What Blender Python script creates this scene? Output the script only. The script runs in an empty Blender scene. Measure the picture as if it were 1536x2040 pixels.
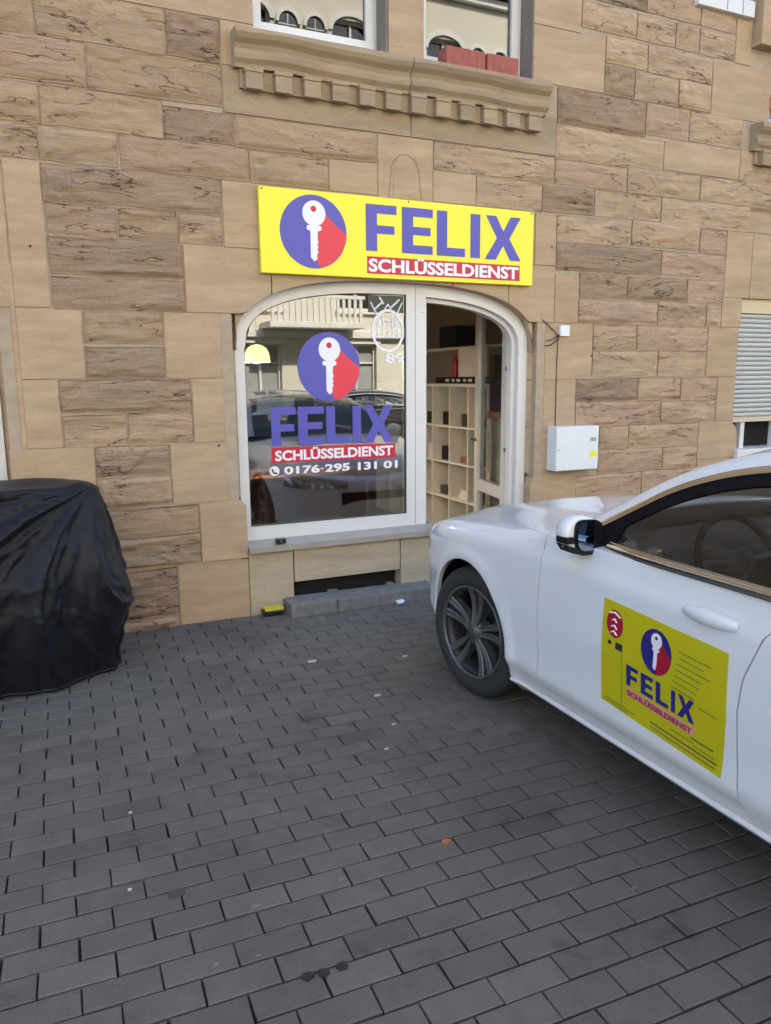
import bpy, bmesh, math, random
import numpy as np
from mathutils import Vector, Matrix

random.seed(7)
R = math.radians
scene = bpy.context.scene
COL = scene.collection

# ------------------------------------------------------------------ camera
EYE = 1.6          # eye height, metres
WY = 4.971         # front plane of the sandstone facade (camera stands at y = 0)
cam_data = bpy.data.cameras.new('camera')
cam = bpy.data.objects.new('camera', cam_data)
COL.objects.link(cam)
pitch, roll, yaw = 0.17516, 0.00834, 0.42657
cp, sp, cr, sr, cy, sy = math.cos(pitch), math.sin(pitch), math.cos(roll), math.sin(roll), math.cos(yaw), math.sin(yaw)
fwd = Vector((sy * cp, cy * cp, -sp)); rt = Vector((cy, -sy, 0)); dn = fwd.cross(rt)
rt2 = cr * rt + sr * dn; dn2 = -sr * rt + cr * dn
cam.matrix_world = Matrix((( rt2.x, -dn2.x, -fwd.x, 0), (rt2.y, -dn2.y, -fwd.y, 0), (rt2.z, -dn2.z, -fwd.z, EYE), (0, 0, 0, 1)))
cam_data.sensor_fit = 'HORIZONTAL'; cam_data.sensor_width = 36.0
cam_data.lens = 36.0 * 1519.84 / 1536.0
cam_data.clip_start = 0.05; cam_data.clip_end = 400
scene.camera = cam

# ------------------------------------------------------------------ light
SUN_EL, SUN_ROT = R(44), R(14)     # the sun stands behind the sandstone house
world = bpy.data.worlds.new('World'); scene.world = world; world.use_nodes = True
wn = world.node_tree; wn.nodes.clear()
sky = wn.nodes.new('ShaderNodeTexSky'); sky.sky_type = 'NISHITA'; sky.sun_disc = False
sky.sun_elevation = SUN_EL; sky.sun_rotation = SUN_ROT; sky.air_density = 1.0; sky.dust_density = 2.5; sky.ozone_density = 1.0
bg = wn.nodes.new('ShaderNodeBackground'); bg.inputs[1].default_value = 0.15
wo = wn.nodes.new('ShaderNodeOutputWorld')
wn.links.new(sky.outputs[0], bg.inputs[0]); wn.links.new(bg.outputs[0], wo.inputs[0])
sun_data = bpy.data.lights.new('sun', 'SUN'); sun_data.energy = 3.6; sun_data.angle = R(0.6); sun_data.color = (1.0, 0.93, 0.82)
sun = bpy.data.objects.new('sun', sun_data); COL.objects.link(sun)
sd = Vector((math.sin(SUN_ROT) * math.cos(SUN_EL), math.cos(SUN_ROT) * math.cos(SUN_EL), math.sin(SUN_EL)))
sun.rotation_euler = sd.to_track_quat('Z', 'Y').to_euler(); sun.location = (0, 30, 30)
vs = scene.view_settings
vs.view_transform = 'Standard'; vs.look = 'None'; vs.gamma = 1.0; vs.use_curve_mapping = False
vs.exposure = 2.33

# ------------------------------------------------------------------ materials
MATS = {}
def new_mat(name):
    m = bpy.data.materials.new(name); m.use_nodes = True; MATS[name] = m
    nt = m.node_tree
    return m, nt, nt.nodes['Principled BSDF']
def N(nt, t, **kw):
    n = nt.nodes.new(t)
    for k, v in kw.items(): setattr(n, k, v)
    return n
def setin(n, **kw):
    for k, v in kw.items():
        n.inputs[k.replace('_', ' ')].default_value = v
def simple(name, col, rough=0.5, metal=0.0, coat=0.0, emit=0.0, noise=0.0, nscale=8.0, bump=0.0, spec=0.5, sheen=0.0):
    m, nt, p = new_mat(name)
    p.inputs['Base Color'].default_value = (*col, 1); p.inputs['Roughness'].default_value = rough
    p.inputs['Metallic'].default_value = metal; p.inputs['Coat Weight'].default_value = coat; p.inputs['Coat Roughness'].default_value = 0.03
    p.inputs['Specular IOR Level'].default_value = spec
    p.inputs['Sheen Weight'].default_value = sheen
    if emit: p.inputs['Emission Color'].default_value = (*col, 1); p.inputs['Emission Strength'].default_value = emit
    if noise or bump:
        tc = N(nt, 'ShaderNodeTexCoord'); nz = N(nt, 'ShaderNodeTexNoise'); setin(nz, Scale=nscale, Detail=6.0, Roughness=0.6)
        nt.links.new(tc.outputs['Object'], nz.inputs['Vector'])
        if noise:
            mr = N(nt, 'ShaderNodeMapRange'); setin(mr, From_Min=0.3, From_Max=0.7, To_Min=1 - noise, To_Max=1 + noise)
            nt.links.new(nz.outputs['Fac'], mr.inputs['Value'])
            mx = N(nt, 'ShaderNodeMix', data_type='RGBA', blend_type='MULTIPLY'); mx.inputs[0].default_value = 1
            mx.inputs[6].default_value = (*col, 1); nt.links.new(mr.outputs[0], mx.inputs[7]); nt.links.new(mx.outputs[2], p.inputs['Base Color'])
        if bump:
            b = N(nt, 'ShaderNodeBump'); setin(b, Strength=bump, Distance=0.004); nt.links.new(nz.outputs['Fac'], b.inputs['Height']); nt.links.new(b.outputs[0], p.inputs['Normal'])
    return m

def rgb(h):  # sRGB hex -> linear
    c = [int(h[i:i + 2], 16) / 255 for i in (0, 2, 4)]
    return tuple(x / 12.92 if x <= 0.04045 else ((x + 0.055) / 1.055) ** 2.4 for x in c)

def stone_mat(name, cA, cB, cC, crack, grain, bumpd):
    """sandstone: per-stone tone, bedding streaks, iron staining, grey crust and thin cracks coloured dark"""
    m, nt, p = new_mat(name); L = nt.links.new
    tc = N(nt, 'ShaderNodeTexCoord'); oi = N(nt, 'ShaderNodeObjectInfo')
    off = N(nt, 'ShaderNodeVectorMath', operation='SCALE'); cmb = N(nt, 'ShaderNodeCombineXYZ')
    L(oi.outputs['Random'], cmb.inputs[0]); L(oi.outputs['Random'], cmb.inputs[2]); L(cmb.outputs[0], off.inputs[0]); off.inputs['Scale'].default_value = 57.3
    add = N(nt, 'ShaderNodeVectorMath', operation='ADD'); L(tc.outputs['Object'], add.inputs[0]); L(off.outputs[0], add.inputs[1])
    st = N(nt, 'ShaderNodeVectorMath', operation='MULTIPLY'); L(add.outputs[0], st.inputs[0]); st.inputs[1].default_value = (0.75, 1.0, 4.6)
    ramp = N(nt, 'ShaderNodeValToRGB'); e = ramp.color_ramp.elements
    e[0].position = 0.0; e[0].color = (*cA, 1); e[1].position = 1.0; e[1].color = (*cC, 1); x = e.new(0.5); x.color = (*cB, 1)
    L(oi.outputs['Random'], ramp.inputs[0])
    n1 = N(nt, 'ShaderNodeTexNoise'); setin(n1, Scale=2.2, Detail=5.0, Roughness=0.62, Distortion=0.5); L(st.outputs[0], n1.inputs['Vector'])
    mr = N(nt, 'ShaderNodeMapRange'); setin(mr, From_Min=0.3, From_Max=0.7, To_Min=0.86, To_Max=1.15); L(n1.outputs['Fac'], mr.inputs['Value'])
    m1 = N(nt, 'ShaderNodeMix', data_type='RGBA', blend_type='MULTIPLY'); m1.inputs[0].default_value = 1; L(ramp.outputs[0], m1.inputs[6]); L(mr.outputs[0], m1.inputs[7])
    # ochre / mauve staining
    n2 = N(nt, 'ShaderNodeTexNoise'); setin(n2, Scale=3.1, Detail=3.0, Roughness=0.5); L(add.outputs[0], n2.inputs['Vector'])
    mr2 = N(nt, 'ShaderNodeMapRange'); setin(mr2, From_Min=0.5, From_Max=0.75, To_Min=0.0, To_Max=0.4); L(n2.outputs['Fac'], mr2.inputs['Value'])
    m2 = N(nt, 'ShaderNodeMix', data_type='RGBA'); L(mr2.outputs[0], m2.inputs[0]); L(m1.outputs[2], m2.inputs[6]); m2.inputs[7].default_value = (*[cB[0] * .95, cB[1] * .82, cB[2] * .85], 1)
    # grey crust
    n3 = N(nt, 'ShaderNodeTexNoise'); setin(n3, Scale=1.7, Detail=7.0, Roughness=0.7); L(st.outputs[0], n3.inputs['Vector'])
    mr3 = N(nt, 'ShaderNodeMapRange'); setin(mr3, From_Min=0.54, From_Max=0.72, To_Min=0.0, To_Max=min(.8, 0.62 * crack + .10)); L(n3.outputs['Fac'], mr3.inputs['Value'])
    m3 = N(nt, 'ShaderNodeMix', data_type='RGBA'); L(mr3.outputs[0], m3.inputs[0]); L(m2.outputs[2], m3.inputs[6]); m3.inputs[7].default_value = (0.17, 0.145, 0.115, 1)
    # cracks: thin level lines of a stretched noise, coloured dark
    n4 = N(nt, 'ShaderNodeTexNoise'); setin(n4, Scale=2.0, Detail=5.0, Roughness=0.52, Distortion=0.15); L(st.outputs[0], n4.inputs['Vector'])
    sub = N(nt, 'ShaderNodeMath', operation='SUBTRACT'); L(n4.outputs['Fac'], sub.inputs[0]); sub.inputs[1].default_value = 0.5
    ab = N(nt, 'ShaderNodeMath', operation='ABSOLUTE'); L(sub.outputs[0], ab.inputs[0])
    ck = N(nt, 'ShaderNodeMapRange'); setin(ck, From_Min=0.001, From_Max=0.009, To_Min=1.0, To_Max=0.0); L(ab.outputs[0], ck.inputs['Value'])
    gate = N(nt, 'ShaderNodeMapRange'); setin(gate, From_Min=0.44, From_Max=0.53, To_Min=0.0, To_Max=min(1.0, crack)); L(n2.outputs['Fac'], gate.inputs['Value'])
    cg = N(nt, 'ShaderNodeMath', operation='MULTIPLY'); L(ck.outputs[0], cg.inputs[0]); L(gate.outputs[0], cg.inputs[1])
    m4 = N(nt, 'ShaderNodeMix', data_type='RGBA'); L(cg.outputs[0], m4.inputs[0]); L(m3.outputs[2], m4.inputs[6]); m4.inputs[7].default_value = (0.055, 0.042, 0.034, 1)
    # sand grain
    n5 = N(nt, 'ShaderNodeTexNoise'); setin(n5, Scale=90.0, Detail=4.0, Roughness=0.7); L(add.outputs[0], n5.inputs['Vector'])
    mr5 = N(nt, 'ShaderNodeMapRange'); setin(mr5, From_Min=0.3, From_Max=0.7, To_Min=1 - grain, To_Max=1 + grain); L(n5.outputs['Fac'], mr5.inputs['Value'])
    m5 = N(nt, 'ShaderNodeMix', data_type='RGBA', blend_type='MULTIPLY'); m5.inputs[0].default_value = 1; L(m4.outputs[2], m5.inputs[6]); L(mr5.outputs[0], m5.inputs[7])
    L(m5.outputs[2], p.inputs['Base Color']); p.inputs['Roughness'].default_value = 0.9; p.inputs['Specular IOR Level'].default_value = 0.2
    h1 = N(nt, 'ShaderNodeMath', operation='MULTIPLY_ADD'); L(n1.outputs['Fac'], h1.inputs[0]); h1.inputs[1].default_value = 1.0 * bumpd; L(n5.outputs['Fac'], h1.inputs[2])
    n6 = N(nt, 'ShaderNodeTexNoise'); setin(n6, Scale=7.0, Detail=6.0, Roughness=0.68, Distortion=0.4); L(st.outputs[0], n6.inputs['Vector'])
    h1b = N(nt, 'ShaderNodeMath', operation='MULTIPLY_ADD'); L(n6.outputs['Fac'], h1b.inputs[0]); h1b.inputs[1].default_value = 0.9 * bumpd; L(h1.outputs[0], h1b.inputs[2]); h1 = h1b
    mr6 = N(nt, 'ShaderNodeMapRange'); setin(mr6, From_Min=0.35, From_Max=0.65, To_Min=1 - .02 * bumpd, To_Max=1 + .016 * bumpd); L(n6.outputs['Fac'], mr6.inputs['Value'])
    m6 = N(nt, 'ShaderNodeMix', data_type='RGBA', blend_type='MULTIPLY'); m6.inputs[0].default_value = 1; L(m5.outputs[2], m6.inputs[6]); L(mr6.outputs[0], m6.inputs[7]); L(m6.outputs[2], p.inputs['Base Color'])
    h2 = N(nt, 'ShaderNodeMath', operation='MULTIPLY_ADD'); L(cg.outputs[0], h2.inputs[0]); h2.inputs[1].default_value = -1.6; L(h1.outputs[0], h2.inputs[2])
    b = N(nt, 'ShaderNodeBump'); setin(b, Strength=0.6, Distance=0.006); L(h2.outputs[0], b.inputs['Height']); L(b.outputs[0], p.inputs['Normal'])
    return m

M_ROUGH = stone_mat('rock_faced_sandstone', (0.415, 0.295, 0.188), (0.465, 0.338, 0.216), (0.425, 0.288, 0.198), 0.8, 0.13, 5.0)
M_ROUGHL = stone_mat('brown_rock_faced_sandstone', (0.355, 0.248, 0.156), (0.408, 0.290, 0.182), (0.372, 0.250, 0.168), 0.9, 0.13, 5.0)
M_WEATH = stone_mat('weathered_sandstone', (0.300, 0.215, 0.140), (0.350, 0.252, 0.162), (0.310, 0.216, 0.146), 1.5, 0.15, 6.0)
M_SMOOTH = stone_mat('dressed_sandstone', (0.440, 0.316, 0.198), (0.458, 0.333, 0.210), (0.430, 0.312, 0.202), 0.14, 0.035, 0.6)
M_CARVED = stone_mat('carved_sandstone', (0.355, 0.270, 0.170), (0.370, 0.284, 0.182), (0.350, 0.270, 0.178), 0.25, 0.05, 1.0)
M_MORTAR = simple('lime_mortar', (0.40, 0.32, 0.235), 0.95, noise=0.12, nscale=12, bump=0.4, spec=0.1)
M_REVEAL = simple('grey_reveal_plaster', (0.21, 0.185, 0.15), 0.9, noise=0.08, bump=0.3, spec=0.1)
M_UPVC = simple('white_window_plastic', (0.66, 0.65, 0.63), 0.32, noise=0.02, nscale=3)
M_GASKET = simple('black_gasket', (0.02, 0.02, 0.02), 0.6)
M_ZINC = simple('grey_sill_stone', (0.32, 0.295, 0.25), 0.55, noise=0.10, nscale=9, bump=0.2)
M_CONC = simple('weathered_concrete', (0.19, 0.18, 0.165), 0.9, noise=0.28, nscale=14, bump=0.7, spec=0.2)
M_PANEL = stone_mat('pale_plinth_stone', (0.45, 0.375, 0.265), (0.46, 0.38, 0.27), (0.45, 0.37, 0.26), 0.12, 0.05, 0.6)
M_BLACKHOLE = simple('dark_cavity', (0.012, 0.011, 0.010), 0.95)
M_RENDER = simple('cream_facade_render', (0.62, 0.57, 0.45), 0.9, noise=0.06, nscale=1.5, bump=0.2)
M_TRIM = simple('pale_facade_trim', (0.70, 0.67, 0.58), 0.8, noise=0.05, nscale=3)
M_ROOFT = simple('dark_roof_tiles', (0.10, 0.055, 0.04), 0.8, noise=0.2, nscale=6)
M_ASPHALT = simple('street_asphalt', (0.05, 0.05, 0.052), 0.85, noise=0.2, nscale=20, bump=0.6)
M_DARKGLASS = simple('dark_window_glass', (0.02, 0.025, 0.03), 0.06, spec=0.8)
M_INT_WALL = simple('interior_wall_paint', (0.42, 0.36, 0.30), 0.8, noise=0.04, nscale=2)
M_INT_FLOOR = simple('interior_floor_boards', (0.16, 0.11, 0.075), 0.45, noise=0.15, nscale=5)
M_SHELF = simple('white_shelf_laminate', (0.76, 0.73, 0.67), 0.45)
M_YEL = simple('sign_yellow', (0.86, 0.78, 0.035), 0.42)
M_BLUE = simple('sign_blue', (0.085, 0.080, 0.40), 0.45)
M_RED = simple('sign_red', (0.72, 0.035, 0.060), 0.45)
M_DRED = simple('sign_crimson', (0.52, 0.012, 0.035), 0.45)
M_SWHITE = simple('sign_white', (0.78, 0.79, 0.82), 0.4)
M_DYEL = simple('door_sign_yellow', (0.50, 0.455, 0.005), 0.38)
M_DBLUE = simple('door_sign_navy', (0.018, 0.016, 0.19), 0.4)
M_DDRED = simple('door_sign_red', (0.36, 0.006, 0.03), 0.4)
M_PINK = simple('door_sign_pink', (0.62, 0.30, 0.24), 0.45)
M_INK = simple('black_ink', (0.02, 0.02, 0.03), 0.5)
M_BOXW = simple('white_enclosure_plastic', (0.72, 0.75, 0.76), 0.35, noise=0.02)
M_CABLE = simple('brown_cable', (0.075, 0.05, 0.05), 0.6)
M_TERRA = simple('red_brick_block', (0.33, 0.10, 0.075), 0.85, noise=0.16, nscale=18, bump=0.5)
M_BLACKPL = simple('black_plastic', (0.012, 0.012, 0.014), 0.35)
M_TISSUE = simple('crumpled_tissue', (0.75, 0.77, 0.82), 0.9)
M_SPONGE = simple('yellow_sponge', (0.55, 0.48, 0.04), 0.8)
M_LEAF = simple('dry_leaf', (0.36, 0.13, 0.05), 0.8)
M_SPOT = simple('dark_tar_spot', (0.018, 0.018, 0.018), 0.7)
M_BIT = simple('paper_scrap', (0.5, 0.5, 0.48), 0.9)
M_PAINT = simple('white_car_paint', (0.71, 0.725, 0.745), 0.30, coat=0.85, noise=0.01, nscale=2)
M_DPAINT = simple('dark_blue_car_paint', (0.018, 0.026, 0.045), 0.28, coat=1.0)
M_TRIMBLK = simple('black_car_trim', (0.008, 0.008, 0.010), 0.42, spec=0.25)
M_RUBBER = simple('tyre_rubber', (0.022, 0.022, 0.024), 0.75, bump=0.3, nscale=60)
M_CHROME = simple('satin_chrome', (0.62, 0.60, 0.57), 0.16, metal=1.0)
M_RIM = simple('grey_alloy', (0.11, 0.11, 0.112), 0.42, metal=0.55)
M_BARREL = simple('dark_rim_barrel', (0.03, 0.03, 0.032), 0.5, metal=0.3)
M_SEAL = simple('rubber_seal', (0.007, 0.007, 0.009), 0.75, spec=0.1)
M_MIRROR = simple('mirror_glass', (0.26, 0.30, 0.36), 0.02, metal=1.0)
M_INTER = simple('car_interior_plastic', (0.055, 0.057, 0.062), 0.6)
M_SEAT = simple('grey_seat_leather', (0.075, 0.075, 0.08), 0.55)
M_LENS = simple('lamp_lens', (0.45, 0.48, 0.52), 0.08, metal=0.6)
M_VEST = simple('yellow_green_vest', (0.42, 0.50, 0.02), 0.8)
M_STEEL = simple('steel_disc', (0.25, 0.25, 0.26), 0.4, metal=1.0)
M_PURPLE = simple('dark_purple_cloth', (0.06, 0.035, 0.11), 0.8)
M_ORANGE = simple('orange_paint', (0.62, 0.20, 0.06), 0.6)  # one plain even orange
M_WOOD = simple('brown_desk_wood', (0.22, 0.09, 0.045), 0.45, noise=0.2, nscale=6)
M_CURTAIN = simple('white_curtain', (0.7, 0.69, 0.66), 0.9)
M_HEDGE = simple('hedge_leaves', (0.05, 0.08, 0.025), 0.8, noise=0.4, nscale=9)
M_LAMP = simple('pendant_lamp_shade', (1.0, 0.82, 0.36), 0.6, emit=1.0)
M_SHUT = simple('roller_shutter_grey', (0.50, 0.49, 0.46), 0.5)

def glass_mat(name, tint, boost, rough=0.0):
    m, nt, p = new_mat(name); nt.nodes.remove(p); L = nt.links.new
    out = nt.nodes['Material Output']
    tr = N(nt, 'ShaderNodeBsdfTransparent'); tr.inputs[0].default_value = (*tint, 1)
    gl = N(nt, 'ShaderNodeBsdfGlossy'); gl.inputs['Roughness'].default_value = rough; gl.inputs['Color'].default_value = (0.95, 0.97, 1, 1)
    fr = N(nt, 'ShaderNodeFresnel'); fr.inputs[0].default_value = 1.52
    mu = N(nt, 'ShaderNodeMath', operation='MULTIPLY_ADD', use_clamp=True); mu.inputs[1].default_value = boost; mu.inputs[2].default_value = 0.03
    L(fr.outputs[0], mu.inputs[0]); mx = N(nt, 'ShaderNodeMixShader'); L(mu.outputs[0], mx.inputs[0]); L(tr.outputs[0], mx.inputs[1]); L(gl.outputs[0], mx.inputs[2]); L(mx.outputs[0], out.inputs[0])
    return m
M_GLASS = glass_mat('shop_window_glass', (0.58, 0.61, 0.61), 2.9)
M_UGLASS = glass_mat('upper_window_glass', (0.35, 0.37, 0.38), 2.0)
M_CGLASS = glass_mat('car_window_glass', (0.66, 0.71, 0.71), 0.75)
M_DOORGLASS = glass_mat('door_glass', (0.80, 0.82, 0.81), 0.30)

def paver_mat(name, attr):
    m, nt, p = new_mat(name); L = nt.links.new
    tc = N(nt, 'ShaderNodeTexCoord'); oi = N(nt, 'ShaderNodeObjectInfo')
    geo = N(nt, 'ShaderNodeNewGeometry')
    if attr:
        a = N(nt, 'ShaderNodeAttribute'); a.attribute_name = 'tone'; src = a.outputs['Fac']
    else: src = oi.outputs['Random']
    ramp = N(nt, 'ShaderNodeValToRGB'); e = ramp.color_ramp.elements
    e[0].color = (0.096, 0.087, 0.074, 1); e[1].color = (0.146, 0.132, 0.112, 1); x = e.new(0.93); x.color = (0.126, 0.114, 0.097, 1); x = e.new(0.06); x.color = (0.112, 0.102, 0.086, 1)
    L(src, ramp.inputs[0])
    n1 = N(nt, 'ShaderNodeTexNoise'); setin(n1, Scale=1.6, Detail=6.0, Roughness=0.65); L(geo.outputs['Position'], n1.inputs['Vector'])
    mr = N(nt, 'ShaderNodeMapRange'); setin(mr, From_Min=0.3, From_Max=0.7, To_Min=0.80, To_Max=1.18); L(n1.outputs['Fac'], mr.inputs['Value'])
    n2 = N(nt, 'ShaderNodeTexNoise'); setin(n2, Scale=260.0, Detail=3.0, Roughness=0.8); L(geo.outputs['Position'], n2.inputs['Vector'])
    mr2 = N(nt, 'ShaderNodeMapRange'); setin(mr2, From_Min=0.3, From_Max=0.7, To_Min=0.72, To_Max=1.28); L(n2.outputs['Fac'], mr2.inputs['Value'])
    n3 = N(nt, 'ShaderNodeTexNoise'); setin(n3, Scale=14.0, Detail=5.0, Roughness=0.7); L(geo.outputs['Position'], n3.inputs['Vector'])
    mr3 = N(nt, 'ShaderNodeMapRange'); setin(mr3, From_Min=0.3, From_Max=0.7, To_Min=0.90, To_Max=1.10); L(n3.outputs['Fac'], mr3.inputs['Value'])
    c = ramp.outputs[0]
    n4 = N(nt, 'ShaderNodeTexNoise'); setin(n4, Scale=4.5, Detail=4.0, Roughness=0.6, Distortion=0.4); L(geo.outputs['Position'], n4.inputs['Vector'])
    mr4 = N(nt, 'ShaderNodeMapRange'); setin(mr4, From_Min=0.60, From_Max=0.70, To_Min=1.0, To_Max=0.72); L(n4.outputs['Fac'], mr4.inputs['Value'])
    for s in (mr, mr2, mr3, mr4):
        mx = N(nt, 'ShaderNodeMix', data_type='RGBA', blend_type='MULTIPLY'); mx.inputs[0].default_value = 1; L(c, mx.inputs[6]); L(s.outputs[0], mx.inputs[7]); c = mx.outputs[2]
    L(c, p.inputs['Base Color']); p.inputs['Roughness'].default_value = 0.8; p.inputs['Specular IOR Level'].default_value = 0.35
    b = N(nt, 'ShaderNodeBump'); setin(b, Strength=0.5, Distance=0.0015); L(n2.outputs['Fac'], b.inputs['Height']); L(b.outputs[0], p.inputs['Normal'])
    return m
M_PAVER = paver_mat('concrete_paver', False)
M_PAVERS = paver_mat('concrete_paver_bulk', True)
M_SAND = simple('joint_sand', (0.022, 0.020, 0.017), 0.95, noise=0.35, nscale=30)

def cloth_mat():
    m, nt, p = new_mat('black_nylon_cover'); L = nt.links.new
    p.inputs['Base Color'].default_value = (0.006, 0.006, 0.010, 1); p.inputs['Roughness'].default_value = 0.52; p.inputs['Specular IOR Level'].default_value = 0.28
    p.inputs['Sheen Weight'].default_value = 0.02; p.inputs['Sheen Roughness'].default_value = 0.5
    tc = N(nt, 'ShaderNodeTexCoord'); n = N(nt, 'ShaderNodeTexNoise'); setin(n, Scale=9.0, Detail=7.0, Roughness=0.65, Distortion=1.2); L(tc.outputs['Object'], n.inputs['Vector'])
    b = N(nt, 'ShaderNodeBump'); setin(b, Strength=0.25, Distance=0.015); L(n.outputs['Fac'], b.inputs['Height']); L(b.outputs[0], p.inputs['Normal'])
    return m
M_CLOTH = cloth_mat()

# ------------------------------------------------------------------ mesh helpers
def mesh_obj(name, verts, faces, mat, parent=None, smooth=False, loc=None, label=None):
    me = bpy.data.meshes.new(name)
    if loc is not None: verts = [(v[0] - loc[0], v[1] - loc[1], v[2] - loc[2]) for v in verts]
    me.from_pydata([tuple(map(float, v)) for v in verts], [], [tuple(f) for f in faces]); me.materials.append(mat)
    if smooth: me.polygons.foreach_set('use_smooth', [True] * len(me.polygons))
    me.update()
    o = bpy.data.objects.new(name, me); COL.objects.link(o)
    if parent: o.parent = parent
    if loc is not None: o.location = loc
    if label: o['label'] = label
    return o
def rel(parent_loc, p): return tuple(p[i] - parent_loc[i] for i in range(3))
def tag(o, label=None, cat=None, group=None, kind=None):
    if label: o['label'] = label
    if cat: o['category'] = cat
    if group: o['group'] = group
    if kind: o['kind'] = kind
    return o
def empty(name, loc=(0, 0, 0), rz=0, **kw):
    o = bpy.data.objects.new(name, None); COL.objects.link(o); o.location = loc; o.rotation_euler = (0, 0, rz); o.empty_display_size = 0.1
    return tag(o, **kw)
class MB:
    """collects verts and faces"""
    def __init__(s): s.v = []; s.f = []
    def add(s, v, f):
        k = len(s.v); s.v += [tuple(x) for x in v]; s.f += [tuple(i + k for i in q) for q in f]; return s
    def box(s, a, b, ch=0.0):
        (x0, y0, z0), (x1, y1, z1) = a, b
        if ch <= 0:
            v = [(x, y, z) for x in (x0, x1) for y in (y0, y1) for z in (z0, z1)]
            return s.add(v, [(0, 1, 3, 2), (4, 6, 7, 5), (0, 4, 5, 1), (2, 3, 7, 6), (0, 2, 6, 4), (1, 5, 7, 3)])
        bm = bmesh.new(); bmesh.ops.create_cube(bm, size=1)
        for v in bm.verts: v.co = Vector(((x0 + x1) / 2 + v.co.x * (x1 - x0), (y0 + y1) / 2 + v.co.y * (y1 - y0), (z0 + z1) / 2 + v.co.z * (z1 - z0)))
        bmesh.ops.bevel(bm, geom=list(bm.edges), offset=ch, segments=2, profile=0.6, affect='EDGES')
        return s.bm(bm)
    def bm(s, bm):
        bm.verts.index_update(); s.add([v.co[:] for v in bm.verts], [[v.index for v in f.verts] for f in bm.faces]); bm.free(); return s
    def prism(s, poly, f0, f1):
        """poly: 2D points; f0,f1 map a 2D point to the near / far 3D point"""
        n = len(poly); v = [f0(*p) for p in poly] + [f1(*p) for p in poly]
        return s.add(v, [tuple(range(n)), tuple(range(2 * n - 1, n - 1, -1))] + [(i, i + n, (i + 1) % n + n, (i + 1) % n) for i in range(n)])
    def tube(s, pts, r, seg=8, caps=True):
        pts = [Vector(p) for p in pts]; rings = []; up = Vector((0, 0, 1))
        for i, p in enumerate(pts):
            t = (pts[min(i + 1, len(pts) - 1)] - pts[max(i - 1, 0)]).normalized()
            a = t.cross(up) if abs(t.z) < 0.95 else t.cross(Vector((1, 0, 0)))
            a.normalize(); b = t.cross(a); rr = r[i] if isinstance(r, (list, tuple)) else r
            rings.append([p + (a * math.cos(k * 2 * math.pi / seg) + b * math.sin(k * 2 * math.pi / seg)) * rr for k in range(seg)])
        v = [q for g in rings for q in g]; f = []
        for i in range(len(pts) - 1):
            for k in range(seg): f.append((i * seg + k, i * seg + (k + 1) % seg, (i + 1) * seg + (k + 1) % seg, (i + 1) * seg + k))
        if caps: f += [tuple(range(seg))[::-1], tuple(range((len(pts) - 1) * seg, len(pts) * seg))]
        return s.add(v, f)
    def lathe(s, prof, c, axis='y', seg=32, closed=False):
        """prof: (radius, axial) pairs"""
        v = []; f = []; n = len(prof)
        for k in range(seg):
            a = 2 * math.pi * k / seg
            for r, h in prof:
                x, z = r * math.cos(a), r * math.sin(a)
                v.append({'y': (c[0] + x, c[1] + h, c[2] + z), 'z': (c[0] + x, c[1] + z, c[2] + h), 'x': (c[0] + h, c[1] + x, c[2] + z)}[axis])
        for k in range(seg):
            for i in range(n if closed else n - 1):
                j = (i + 1) % n
                f.append((k * n + i, k * n + j, ((k + 1) % seg) * n + j, ((k + 1) % seg) * n + i))
        return s.add(v, f)
    def grid(s, P, flip=False):
        """P[i][j] 3D points"""
        a, b = len(P), len(P[0]); v = [q for row in P for q in row]; f = []
        for i in range(a - 1):
            for j in range(b - 1):
                q = (i * b + j, (i + 1) * b + j, (i + 1) * b + j + 1, i * b + j + 1); f.append(q[::-1] if flip else q)
        return s.add(v, f)
    def obj(s, name, mat, parent=None, smooth=False, loc=None, label=None): return mesh_obj(name, s.v, s.f, mat, parent, smooth, loc, label)
def box_obj(name, a, b, mat, parent=None, ch=0.0, **kw): return MB().box(a, b, ch).obj(name, mat, parent, **kw)

# numpy value noise
_rng = np.random.RandomState(11); _T = _rng.rand(256, 256)
def vnoise(x, y):
    x = np.asarray(x, float); y = np.asarray(y, float)
    xi = np.floor(x).astype(int); yi = np.floor(y).astype(int); fx = x - xi; fy = y - yi
    fx = fx * fx * (3 - 2 * fx); fy = fy * fy * (3 - 2 * fy)
    g = lambda a, b: _T[a % 256, b % 256]
    return (g(xi, yi) * (1 - fx) + g(xi + 1, yi) * fx) * (1 - fy) + (g(xi, yi + 1) * (1 - fx) + g(xi + 1, yi + 1) * fx) * fy
def fbm(x, y, o=4):
    r = 0; a = .5
    for i in range(o): r = r + a * vnoise(x * 2 ** i + 17.3 * i, y * 2 ** i + 5.1 * i); a *= .5
    return r

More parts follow.
